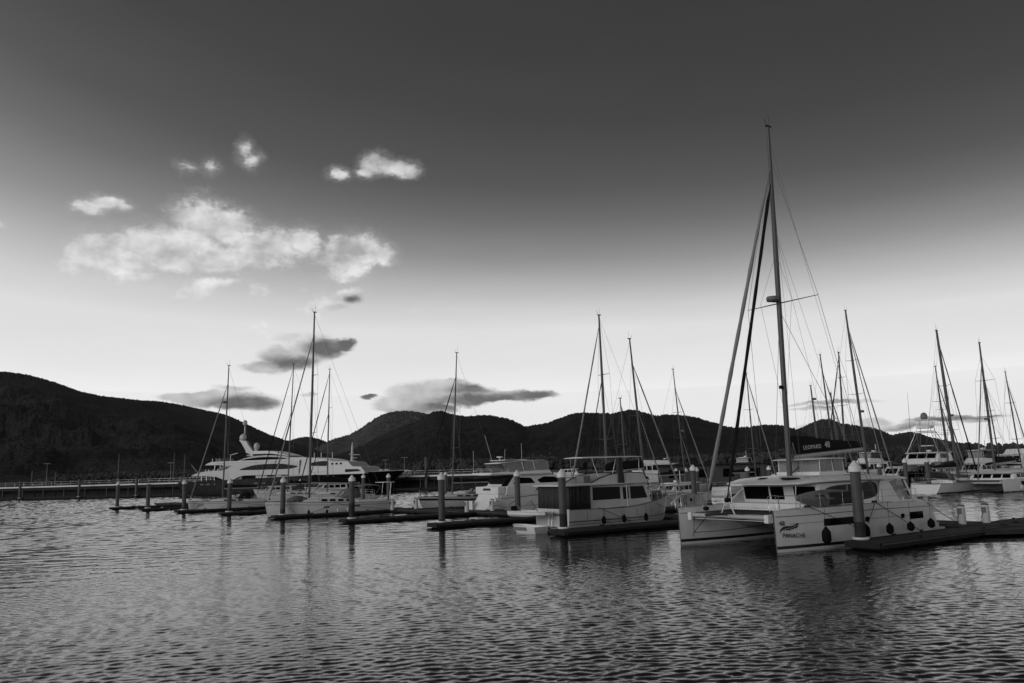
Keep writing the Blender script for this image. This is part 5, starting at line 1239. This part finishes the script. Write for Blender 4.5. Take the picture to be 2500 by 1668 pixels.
    MB().box(-45.2, -44.2, -2.5, 2.5, 7.6, 8.3).build('deck_locker', PANEL, t, bevel=.1)
    rg = [[L_(a, w * c, z + d) for c, d in ((1, -.1), (0, .25), (-1, -.1))] for a, z, w in ((42.8, 9.2, 1.4), (41.5, 9.55, 2), (40, 9.5, 2), (38.4, 9.15, 1.4))]
    o = MB().loft(rg, cap=False, closed=False).build('awning', CANB, t); o.modifiers.new('solid', 'SOLIDIFY').thickness = .05
    MB().tube([L_(41.3, -3.2, 7.6), L_(41.3, -3.2, 9.0), L_(39.6, -3.0, 9.35)], .12, 8).build('davit', WH, t)
    MB().tube([L_(12.75, 0, 5.5), L_(12.65, 0, 10.0), L_(12.6, 0, 10.9)], [.38, .2, .06], 10).build('fore_mast', WH, t)
    b = MB(); b.box(-12.4, -10.9, -.3, .3, 8.05, 8.15); b.box(-12.9, -12.3, -1.2, 1.2, 8.2, 8.28); b.box(-12.5, -11.4, -.15, .15, 7.4, 7.48); b.box(-12.5, -11.6, -.2, .2, 6.7, 6.8); b.build('mast_platforms', WH, t)
    for a in (22.5, 20.8, 18.0): MB().tube([L_(a, 1.0, 7.5), L_(a, 1.0, 8.9)], .12, 6).build('exhaust_post', WH, t)
    for a in (46.8, 45.9, 44.8, 43.6): MB().box(-a - .03, -a + .03, -4.6, 4.6, 5.5, 5.85).build('deck_rail_post', STEEL, t)
    MB().tube([L_(48.8, -4.2, 5.0), L_(50.6, -4.4, 7.0)], .05, 6).build('flagstaff', WH, t)
    for a in (5.5, 4.2): MB().box(-a - .5, -a + .4, -.6, .6, 4.2, 4.75).build('bow_locker', WH, t, bevel=.1)
    return t
superyacht()

# ------------------------------------------------------------------ smaller moored catamaran
def small_cat(bow, hd, label, tx, ty, am, name='catamaran'):
    t = boat_root(name, label, 'catamaran', bow, hd)
    for sd in (1, -1):
        H = Hull(11.4, 1.5, 1.42, 1.25, zmid=1.36, plan=PLAN_C, wl=.85, rake=.25, trake=.8, keel=-.5, yc=sd * 2.55, wlbow=.5)
        h = H.build(t, GEL, nt=20)
        H.pane(t, 'hull_window', GLASS, 2.9, 3.6, .75, 1.15, sd); H.pane(t, 'hull_window', GLASS, 7.0, 8.2, .8, 1.1, sd)
        H.stanchions(t, .6, .12, .85, 5, sides=(sd,), wires=(1,))
    MB().tube([L_(.5, -2.1, 1.22), L_(.5, 2.1, 1.22)], .10, 10).build('crossbeam', ALU, t)
    house(t, 'bridge_deck', [(2.6, 1.32), (2.5, .9), (3.4, .62), (10.6, .62), (10.8, 1.32)], 2.0, 2.05, GEL)
    b = MB()
    for i in range(11): b.tube([L_(.6, lerp(-1.9, 1.9, i / 10), 1.27), L_(2.6, lerp(-1.9, 1.9, i / 10), 1.27)], .014, 4)
    for i in range(7): b.tube([L_(lerp(.6, 2.6, i / 6), -1.9, 1.275), L_(lerp(.6, 2.6, i / 6), 1.9, 1.275)], .014, 4)
    b.build('trampoline_net', NET, t)
    zr = (1.3, 2.35)
    house(t, 'saloon', [(3.2, 1.3), (3.7, 1.95), (9.6, 2.0), (10.3, 1.3)], 2.35, 2.15, GEL, zr=zr)
    for a0, a1 in ((4.0, 4.8), (4.95, 6.1), (6.25, 7.6), (7.75, 9.3)):
        for sd in (1, -1): side_panel(t, 'side_window', [(a0, 1.5), (a0 + .06, 1.9), (a1, 1.92), (a1, 1.5)], 2.35, 2.15, zr, GLASS, sd)
    for y0, y1 in ((-1.9, -1.1), (-.95, -.1), (.1, .95), (1.1, 1.9)):
        MB().hexa([L_(3.3, y0, 1.48), L_(3.3, y1, 1.48), L_(3.4, y1, 1.48), L_(3.4, y0, 1.48)], [L_(3.6, y0, 1.88), L_(3.6, y1, 1.88), L_(3.7, y1, 1.88), L_(3.7, y0, 1.88)]).build('front_window', GLASS, t)
    rg = []
    for a, z, h, w in ((3.0, 1.98, .03, 1.9), (3.4, 2.0, .18, 2.25), (5, 2.0, .42, 2.4), (7.5, 2.0, .42, 2.4), (9.5, 2.0, .25, 2.3), (10.2, 2.0, .05, 2.0)):
        rg.append([L_(a, w * c, z + h * d) for c, d in ((1, 0), (.97, .5), (.75, .9), (0, 1.05), (-.75, .9), (-.97, .5), (-1, 0))])
    MB().loft(rg).build('cabin_roof', GEL, t)
    bimini(t, 7.2, 10.2, 3.05, 1.9, GEL2, 2.1, curve=.08)
    foot = bow - fwd(hd) * am; zt, q = solve_top(foot, hd, tx, ty)
    mast_rig(t, am, 2.2, zt, max(0, -q), 1.35, 11, 1.3, spread=(.42, .7), sw=1.3, mr=.13, genoa=SAILW, gtop=.86, cap_b=2.9, chain_a=am + 1.2, backstay=False, gfoot=.5, gz=1.6, radar=.40)
    boom_cover(t, am + .3, am + 4.9, 3.0, 3.2, CANB, .75, .35)
    return t
rb = at_z(2448, 1204.5, 0); HC = HD_OUT
rbow = Vector((rb.x - 2.55 * .555, rb.y + 2.55 * .832, 0))
small_cat(rbow, HC, 'smaller white catamaran with a black boom cover moored across the far water lane', 2380, 836, 4.3)
fender_on(loc(rbow, HC, 2.2, 3.45, .55), 'white fender hanging on the smaller catamaran\'s side', None, r=.13, h=.55, m=FENW)

# ------------------------------------------------------------------ motor cruisers further back
def cruiser(name, label, bow, hd, L, B, zb, zs, house_a, hz, fly=None, hull=None, top=None, panes=4, rail=True, arch=True, hardtop=None):
    t = boat_root(name, label, 'motor yacht', bow, hd)
    H = Hull(L, B, zb, zs, plan=PLAN_M, wl=.9, rake=L * .08, trake=0, keel=-.6, wlbow=.3)
    h = H.build(t, hull or GEL, nt=16); H.band(h, 'rub_rail', GREYL, .86, .9, rel=True, off=.02)
    a0, a1 = house_a; zb0 = zs - .05; zr = (zb0, hz); w0, w1 = B * .42, B * .36
    sl = (hz - zb0) * .75
    house(t, 'deckhouse', [(a0, zb0 + .1), (a0 + sl, hz), (a1 - .1, hz), (a1, zb0 - .05)], w0, w1, GEL, zr=zr)
    for i in range(panes):
        u0 = lerp(a0 + sl * .75, a1 - .3, (i + .06) / panes); u1 = lerp(a0 + sl * .75, a1 - .3, (i + .9) / panes); zl, zh = lerp(zb0, hz, .42), lerp(zb0, hz, .85)
        for sd in (1, -1): side_panel(t, 'window', [(u0, zl), (u0 + (.25 if i == 0 else .03), zh), (u1, zh), (u1, zl)], w0, w1, zr, GLASS, sd)
    for k in range(3):
        y0, y1 = lerp(-w1 * .9, w1 * .9, (k + .04) / 3), lerp(-w1 * .9, w1 * .9, (k + .96) / 3)
        z0, z1 = lerp(zb0, hz, .45), lerp(zb0, hz, .9); f0, f1 = .45 - .1, .9 - .1
        MB().hexa([L_(a0 + sl * .41 - .03, y0, z0), L_(a0 + sl * .41 - .03, y1, z0), L_(a0 + sl * .5, y1, z0), L_(a0 + sl * .5, y0, z0)], [L_(a0 + sl * .89 - .03, y0, z1), L_(a0 + sl * .89 - .03, y1, z1), L_(a0 + sl * .95, y1, z1), L_(a0 + sl * .95, y0, z1)]).build('windshield', GLASS, t)
    rg = [[L_(a, w * c, hz + d) for c, d in ((1, 0), (1, .08), (0, .13), (-1, .08), (-1, 0))] for a, w in ((a0 + sl * .7, w1 * .85), (a0 + sl + .2, w1 * 1.06), (a1 + .5, w1 * 1.08), (a1 + 1.0, w1))]
    MB().loft(rg).build('roof', GEL, t)
    if fly:
        f0, f1, fz = fly
        house(t, 'flybridge', [(f0, hz + .1), (f0 + .6, fz), (f1 - .2, fz - .15), (f1, hz + .1)], w1 * .95, w1 * .9, GEL)
        if top:
            for a in (f0 + .9, f1 - .3):
                for sd in (1, -1): MB().tube([L_(a, sd * w1 * .85, fz - .2), L_(a, sd * w1 * .85, top)], .025, 5).build('top_post', STEEL, t)
            MB().loft([[L_(a, w1 * .95 * c, top + d) for c, d in ((1, 0), (0, .08), (-1, 0), (0, -.03))] for a in (f0 + .5, f1 + .2)]).build('bimini', hardtop or GEL, t)
            MB().hexa([L_(f0 + .7, -w1 * .8, fz), L_(f0 + .7, w1 * .8, fz), L_(f0 + .73, w1 * .8, fz), L_(f0 + .73, -w1 * .8, fz)], [L_(f0 + .9, -w1 * .8, top), L_(f0 + .9, w1 * .8, top), L_(f0 + .93, w1 * .8, top), L_(f0 + .93, -w1 * .8, top)]).build('clear_curtain', CLEAR, t)
    if arch:
        zt = (top or (fly[2] if fly else hz)) + .1
        MB().tube([L_(a1 - 1, 0, zt), L_(a1 - 1, 0, zt + 1.2)], .04, 6).build('antenna_mast', GEL, t)
        MB().lathe([(.04, 0), (.28, .05), (.3, .18), (.05, .26)], c=L_(a1 - 1.6, 0, zt), seg=12).build('radar_dome', GEL, t)
    if rail: H.rail(t, 'bow_rail', STEEL, .6, .018, 0, .45); H.stanchions(t, .6, .02, .44, 5, wires=())
    return t, H
def row_boat(x, n, hd, ahead=0.0): return on_row(x, n) + fwd(hd) * ahead
cruiser('motor_cruiser', 'long white motor yacht with a dark window band behind the trawler yacht\'s bow', row_boat(1521, 104, 0), math.radians(196), 14, 4.4, 2.7, 1.9, (2.6, 12), 4.1, fly=(4.5, 11, 5.0), top=None, panes=6)
cruiser('motor_cruiser', 'small white trawler seen between the big catamaran\'s furled headsails', row_boat(1800, 98, 0), math.radians(236), 9.5, 3.6, 2.2, 1.5, (2.2, 7.6), 3.2, fly=(3.2, 6.6, 4.0), top=4.8, hull=CAND)
cruiser('motor_cruiser', 'white motor cruiser with a hard top showing above the big catamaran\'s roof', row_boat(2075, 92, 0), math.radians(205), 9.5, 3.6, 2.2, 1.5, (2.2, 7.6), 3.3, fly=(3.2, 6.8, 4.0), top=4.9)
cruiser('motor_cruiser', 'small boxy white cruiser right of the big catamaran\'s boom end', row_boat(2152, 80, 0), math.radians(205), 7, 3.0, 1.6, 1.1, (1.6, 5.6), 2.6, fly=None, arch=False)
cruiser('motor_cruiser', 'large white motor yacht with long dark windows beyond the smaller catamaran', row_boat(2408, 92, 0), math.radians(196), 24, 6.0, 2.9, 2.0, (3.6, 19), 3.9, fly=(6, 17, 4.7), top=None, panes=8)
cruiser('motor_cruiser', 'white cruiser with a flat roof between the sportfisher and the smaller catamaran', row_boat(2345, 82, 0), math.radians(205), 9.0, 3.6, 2.0, 1.4, (2.0, 7.0), 2.9, fly=(3.0, 6.4, 3.6), top=4.6)
cruiser('motor_cruiser', 'low white cruiser with an open stern behind the large sloop\'s mast', row_boat(742, 36, 0), HD_OUT, 11, 3.6, 1.9, 1.2, (2.4, 7.6), 2.3, arch=False)
cruiser('motor_cruiser', 'low white cruiser behind the small sloop\'s sprayhood', row_boat(618, 34, 0), HD_OUT, 10, 3.4, 1.6, 1.1, (2.4, 7.0), 2.0, arch=False)
cruiser('motor_cruiser', 'white motor cruiser beside the trawler yacht\'s bow rail', row_boat(1585, 30, 0), math.radians(213.7), 7.5, 2.9, 1.5, 1.0, (1.9, 5.4), 2.0, fly=None, arch=True)

# sportfisher with a tuna tower
def sportfisher():
    hd = math.radians(222); bow = row_boat(2208, 66, hd)
    t, H = cruiser('sportfisher', 'white sportfishing boat with a tall tube tower and a dome on top', bow, hd, 17, 5.2, 2.35, 1.4, (5.2, 11.5), 3.0, fly=None, hull=NAVY, arch=False, panes=3)
    house(t, 'bridge', [(5.6, 3.05), (6.1, 3.75), (6.7, 4.4), (10.6, 4.4), (10.9, 3.05)], 2.1, 1.9, GEL)
    for k in range(3):
        y0, y1 = lerp(-1.7, 1.7, (k + .05) / 3), lerp(-1.7, 1.7, (k + .95) / 3)
        MB().hexa([L_(6.02, y0, 3.78), L_(6.02, y1, 3.78), L_(6.12, y1, 3.78), L_(6.12, y0, 3.78)], [L_(6.5, y0, 4.32), L_(6.5, y1, 4.32), L_(6.6, y1, 4.32), L_(6.6, y0, 4.32)]).build('bridge_window', GLASS, t)
    for sd in (1, -1): side_panel(t, 'bridge_window', [(6.9, 3.75), (7.0, 4.3), (9.6, 4.3), (9.6, 3.75)], 2.1, 1.9, (3.05, 4.4), GLASS, sd)
    MB().box(-11, -6.2, -2.0, 2.0, 4.42, 4.52).build('bridge_roof', GEL, t, bevel=.03)
    b = MB()
    for sd in (1, -1):
        b.tube([L_(6.6, sd * 1.9, 4.5), L_(7.6, sd * .9, 7.2), L_(7.8, sd * .75, 8.6)], .04, 6); b.tube([L_(10.6, sd * 1.9, 4.5), L_(9.0, sd * .9, 7.2), L_(8.8, sd * .75, 8.6)], .04, 6)
        b.tube([L_(6.6, sd * 1.9, 4.5), L_(9.0, sd * .9, 7.2)], .028, 5); b.tube([L_(10.6, sd * 1.9, 4.5), L_(7.6, sd * .9, 7.2)], .028, 5)
        b.tube([L_(7.6, sd * .9, 7.2), L_(9.0, sd * .9, 7.2)], .04, 6)
    for a in (7.6, 9.0): b.tube([L_(a, .9, 7.2), L_(a, -.9, 7.2)], .04, 6)
    b.build('tower_frame', STEEL, t)
    MB().box(-9.3, -7.3, -1.2, 1.2, 7.0, 7.07).build('tower_platform', GEL, t, bevel=.02)
    MB().box(-8.9, -7.7, -.8, .8, 7.55, 7.95).build('tower_belly_band', GEL, t, bevel=.05)
    MB().box(-9.0, -7.5, -.95, .95, 8.6, 8.68).build('tower_top', GEL, t, bevel=.02)
    MB().lathe([(.3, 0), (.42, .15), (.42, .5), (.3, .8), (.05, .92)], c=L_(8.3, 0, 8.7), seg=14).build('satellite_dome', PANEL, t)
    MB().box(-8.9, -7.9, -.6, .6, 5.3, 5.4).build('instrument_shelf', GEL, t)
    MB().lathe([(.04, 0), (.3, .06), (.32, .2), (.05, .28)], c=L_(7.4, .5, 4.55), seg=12).build('radar_dome', GEL, t)
    for sd in (1, -1): MB().tube([L_(8.5, sd * 2.1, 3.2), L_(10.5, sd * 2.6, 12.5)], [.04, .015], 5).build('outrigger', ALU, t)
    k = thing('covered_dinghy', 'small dinghy under a pale cover on the sportfisher\'s foredeck', 'dinghy', loc(bow, hd, 3.1, 0, 2.3), hd + .25)
    MB().loft([[Vector((x, w * c, .12 + h_ * d)) for c, d in ((1, 0), (.95, .4), (.5, .9), (0, 1), (-.5, .9), (-.95, .4), (-1, 0), (0, -.25))] for x, w, h_ in ((1.7, .1, .25), (1.2, .55, .45), (.2, .8, .6), (-1, .78, .6), (-1.6, .6, .4))]).build('cover', CANG, k)
    MB().box(-1.2, 1.0, -.35, .35, -.15, .1).build('chocks', GEL, k)
sportfisher()
# inflatable on chocks and the monohull seen from astern
def open_monohull():
    bow = on_row(2250, 60.0) + fwd(HD_IN) * 10.5
    t, H = sloop('sloop', 'white monohull seen from astern with a dark arch and grey sprayhood', bow, HD_IN, 10.6, 3.5, 1.35, 1.05, 4.2, 14.5, .5, roof=(2.6, 7.0, .4), detail=1, hood_a=(6.2, 7.6, .85), hoodm=CANG, genoa=SAILW, boom=(4.4, 8.6, 2.8, 2.75, .5, .3))
    b = MB()
    for a in (8.4, 8.9): b.tube([L_(a, 1.5, 1.1), L_(a, 1.35, 2.4), L_(a, .7, 2.95), L_(a, -.7, 2.95), L_(a, -1.35, 2.4), L_(a, -1.5, 1.1)], .06, 6)
    b.build('arch', CAND, t)
    MB().box(-11.3, -10.5, -1.2, 1.2, .3, .42).build('swim_platform', DECKW, t)
    k = thing('inflatable_boat', 'dark inflatable boat stowed high between the sportfisher and the thick masted sloop', 'dinghy', on_row(2318, 63) + Vector((0, 0, 3.1)), math.radians(25))
    MB().tube([(-1.5, .6, 0), (.6, .6, 0), (1.3, .35, .12), (1.55, 0, .18), (1.3, -.35, .12), (.6, -.6, 0), (-1.5, -.6, 0)], .22, 10).build('tube', CAND, k)
    MB().box(-1.3, .9, -.5, .5, -.12, -.04).build('floor', PANEL, k); MB().box(-1.45, -1.35, -.5, .5, -.15, .3).build('transom', PANEL, k)
    for x, y in ((-1.0, .3), (-1.0, -.3), (.6, .3), (.6, -.3)): MB().tube([(x, y, -.08), (x, y, -3.2)], .05, 6).build('stand_leg', STEEL, k)
open_monohull()
def aframe_board():
    k = thing('paddle_board', 'long white board laid over stands behind the trawler yacht\'s bow', 'paddle board', on_row(1622, 15.5) + Vector((0, 0, 2.35)), math.radians(12))
    MB().loft([[Vector((x, w * c, .06 * d)) for c, d in ((1, 0), (0, 1), (-1, 0), (0, -1))] for x, w in ((1.9, .03), (1.5, .28), (0, .4), (-1.5, .3), (-1.9, .03))]).build('board', GEL, k)
    for x in (-1, 1): MB().tube([(x, 0, -.05), (x, 0, -2.0)], .04, 6).build('stand_leg', STEEL, k)
aframe_board()

# ------------------------------------------------------------------ the long pier and what stands on and beyond it
def pier():
    p0 = Vector((-175, 223)); p1 = Vector((2, 176.5)); d = p1 - p0; Lp = d.length; hd = math.atan2(d.y, d.x)
    t = thing('long_pier', 'long dark concrete pier with a pale deck edge and slim railing', 'pier', (p0.x, p0.y, 0), hd)
    CONC = mat('pier_concrete', .75, .8, .3, var=.12, vscale=.3)
    DK = mat('pier_dark_timber', .03, .9, .2, var=.3, vscale=.4)  # dark timber for beam, back wall and fender pontoon
    MB().box(0, Lp, -3, 3, 2.85, 3.15).build('deck', CONC, t)
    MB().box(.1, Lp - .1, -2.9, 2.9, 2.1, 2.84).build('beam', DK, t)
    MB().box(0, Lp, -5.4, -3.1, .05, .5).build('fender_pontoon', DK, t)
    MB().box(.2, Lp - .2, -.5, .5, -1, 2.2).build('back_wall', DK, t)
    i = 0; x = 3.0
    while x < Lp - 2:
        for y in (-2.6, 2.6): MB().tube([(x, y, -2), (x, y, 2.2)], .16, 7).build('pier_pile', WALER, t)
        MB().tube([(x + 3.2, -3.15, .3), (x + 3.2, -3.15, 2.3)], .06, 5).build('ladder_post', PANEL, t)
        x += 6.4
    b = MB()
    for z in (3.7, 4.2): b.tube([(0, 2.8, z), (Lp, 2.8, z)], .03, 5)
    x = 0
    while x <= Lp: b.tube([(x, 2.8, 3.1), (x, 2.8, 4.2)], .03, 5); x += 3.0
    b.build('railing', STEEL, t)
    return p0, d.normalized(), hd
pp0, pd, phd = pier()
def pier_side(x, off=-5.9):        # ground point off the pier's near face seen in column x
    nrm = Vector((pd.y, -pd.x)); q = pp0 + nrm * -off if False else pp0 + nrm * abs(off)
    dd = ray(x, 1200); det = dd.x * -pd.y + dd.y * pd.x
    tt = (q.x * -pd.y + q.y * pd.x) / det; return Vector((dd.x * tt, dd.y * tt, 0))
for x, lab in ((49, 'slim pale pile at the end of the long pier'), (193, 'slim pale pile halfway along the long pier'), (333, 'slim pale pile of the long pier behind the capless pile')):
    pile(pier_side(x), lab, ztop=5.1, cap=False, r=.3, stain=.4)
pile(pier_side(1041, 3.6), 'tall pale pile at the low end of the pier', ztop=7.6, cap=False, r=.3, stain=.4)
def lamp_post(x, top, D, label):
    q = at_d(x, 1180, D); zt = at_d(x, top, D).z
    t = thing('lamp_post', label, 'lamp post', (q.x, q.y, 2.9), 0, 'lamp posts on the long pier')
    MB().tube([(0, 0, 0), (0, 0, zt - 2.9)], [.10, .05], 7).build('pole', PANEL, t)
    MB().box(-.7, .7, -.25, .25, zt - 2.9, zt - 2.75).build('lamp_head', PANEL, t)
for x, top, D, lab in ((113, 1133, 211, 'lamp post on the pier among the small far boats'), (416, 1131, 202.5, 'lamp post on the pier between two bare masts'), (941, 1124, 188, 'lamp post on the pier beyond the large yacht\'s foredeck'), (988, 1118, 186.5, 'lamp post on the pier at the large yacht\'s bow')):
    # stand on the pier's deck line
    dd = ray(x, 1180); det = dd.x * -pd.y + dd.y * pd.x; tt = (pp0.x * -pd.y + pp0.y * pd.x) / det
    lamp_post(x, top, dd.y * tt, lab)
# gangway ramp from the pier to its pontoon
def gangway():
    q = pier_side(1000, 4.2); t = thing('gangway', 'lattice sided gangway ramp sloping down from the pier beside the large yacht\'s bow', 'gangway', (q.x, q.y, .5), phd + math.pi)
    MB().add([(0, -.7, 2.5), (0, .7, 2.5), (14, .7, .1), (14, -.7, .1), (0, -.7, 2.6), (0, .7, 2.6), (14, .7, .2), (14, -.7, .2)], [(0, 3, 2, 1), (4, 5, 6, 7), (0, 1, 5, 4), (1, 2, 6, 5), (2, 3, 7, 6), (3, 0, 4, 7)]).build('ramp', PANEL, t)
    b = MB()
    for y in (-.72, .72):
        b.tube([(0, y, 3.9), (14, y, 1.5)], .05, 5)
        for i in range(14):
            f = lambda x: 2.6 - 2.4 * x / 14
            b.tube([(i, y, f(i)), (i + 1, y, f(i + 1) + 1.3)], .03, 4); b.tube([(i, y, f(i) + 1.3), (i + 1, y, f(i + 1))], .03, 4); b.tube([(i, y, f(i)), (i, y, f(i) + 1.3)], .03, 4)
    b.build('lattice_rail', STEEL, t)
gangway()
# boats moored beyond the pier
for x, ty, hull_l, lab in ((76, 1149, 8, 'far bare masted yacht beyond the pier left of the lamp post'), (128, 1151, 10, 'far yacht with a short mast beyond the pier right of the lamp post'), (278, 1109, 11, 'far bare masted yacht lying alone beyond the pier'),
                           (411, 1106, 12, 'far yacht whose mast stands left of the pier\'s second lamp post'), (437, 1110, 12, 'far yacht whose mast stands right of the pier\'s second lamp post')):
    D = 262.0; q = at_d(x, 1180, D); zt = at_d(x, ty, D).z
    sloop('sloop', lab, Vector((q.x - 3.2, q.y, 0)), math.radians(186), hull_l, hull_l * .3, 1.6, 1.3, hull_l * .38, zt, .15, roof=(hull_l * .3, hull_l * .7, .8), detail=0, genoa=None, boom=(hull_l * .42, hull_l * .8, 3.4, 3.4, .5, .3), windows=2, spread=(.6,), mr=.14)
for x, lab in ((1200, 'far white launch anchored off the mangroves behind the flybridge cruiser'), (1350, 'far white launch anchored off the mangroves right of the flybridge cruiser')):
    q = at_z(x, 1166 - (x - 1200) * .02, 0); q = Vector((q.x * .82, q.y * .82, 0))
    cruiser('launch', lab, q, math.radians(190), 12, 3.8, 2.2, 1.4, (3, 9), 3.2, rail=False, panes=3)
# marina office on the far bank
def shed():
    q = on_row(1740, 86); t = thing('marina_shed', 'low dark waterside shed with a flat roof behind the big catamaran\'s stays', 'shed', (q.x, q.y, 0), math.radians(-8))
    WALLM = mat('shed_cladding', .06, .8, .3, var=.2, vscale=.5)
    MB().box(-9, 9, -3, 3, .45, 3.7).build('wall', WALLM, t); MB().box(-9.8, 9.8, -3.9, 3.6, 3.72, 3.95).build('roof', WALER, t)
    for x in (-6.5, -2.0, 2.5, 6.8): MB().box(x - .9, x + .9, -3.03, -2.98, 1.6, 3.0).build('window', GLASS, t)
    MB().box(4.4, 5.4, -3.03, -2.98, .5, 2.6).build('door', PANEL, t)
    MB().box(-10.5, 10.5, -5, 4, .1, .45).build('float_base', FLOAT, t)
shed()

# ------------------------------------------------------------------ evening haze
def haze():
    m = bpy.data.materials.new('evening_haze'); m.use_nodes = True; t = m.node_tree; t.nodes.clear()
    o_ = t.nodes.new('ShaderNodeOutputMaterial'); v = t.nodes.new('ShaderNodeVolumePrincipled')
    v.inputs['Color'].default_value = (.9, .9, .9, 1); v.inputs['Density'].default_value = 0.9e-5; v.inputs['Anisotropy'].default_value = 0.3
    t.links.new(v.outputs[0], o_.inputs['Volume'])
    o = MB().box(-6000, 7000, -600, 8200, -12, 760).build('haze', m); o['kind'] = 'stuff'
haze()
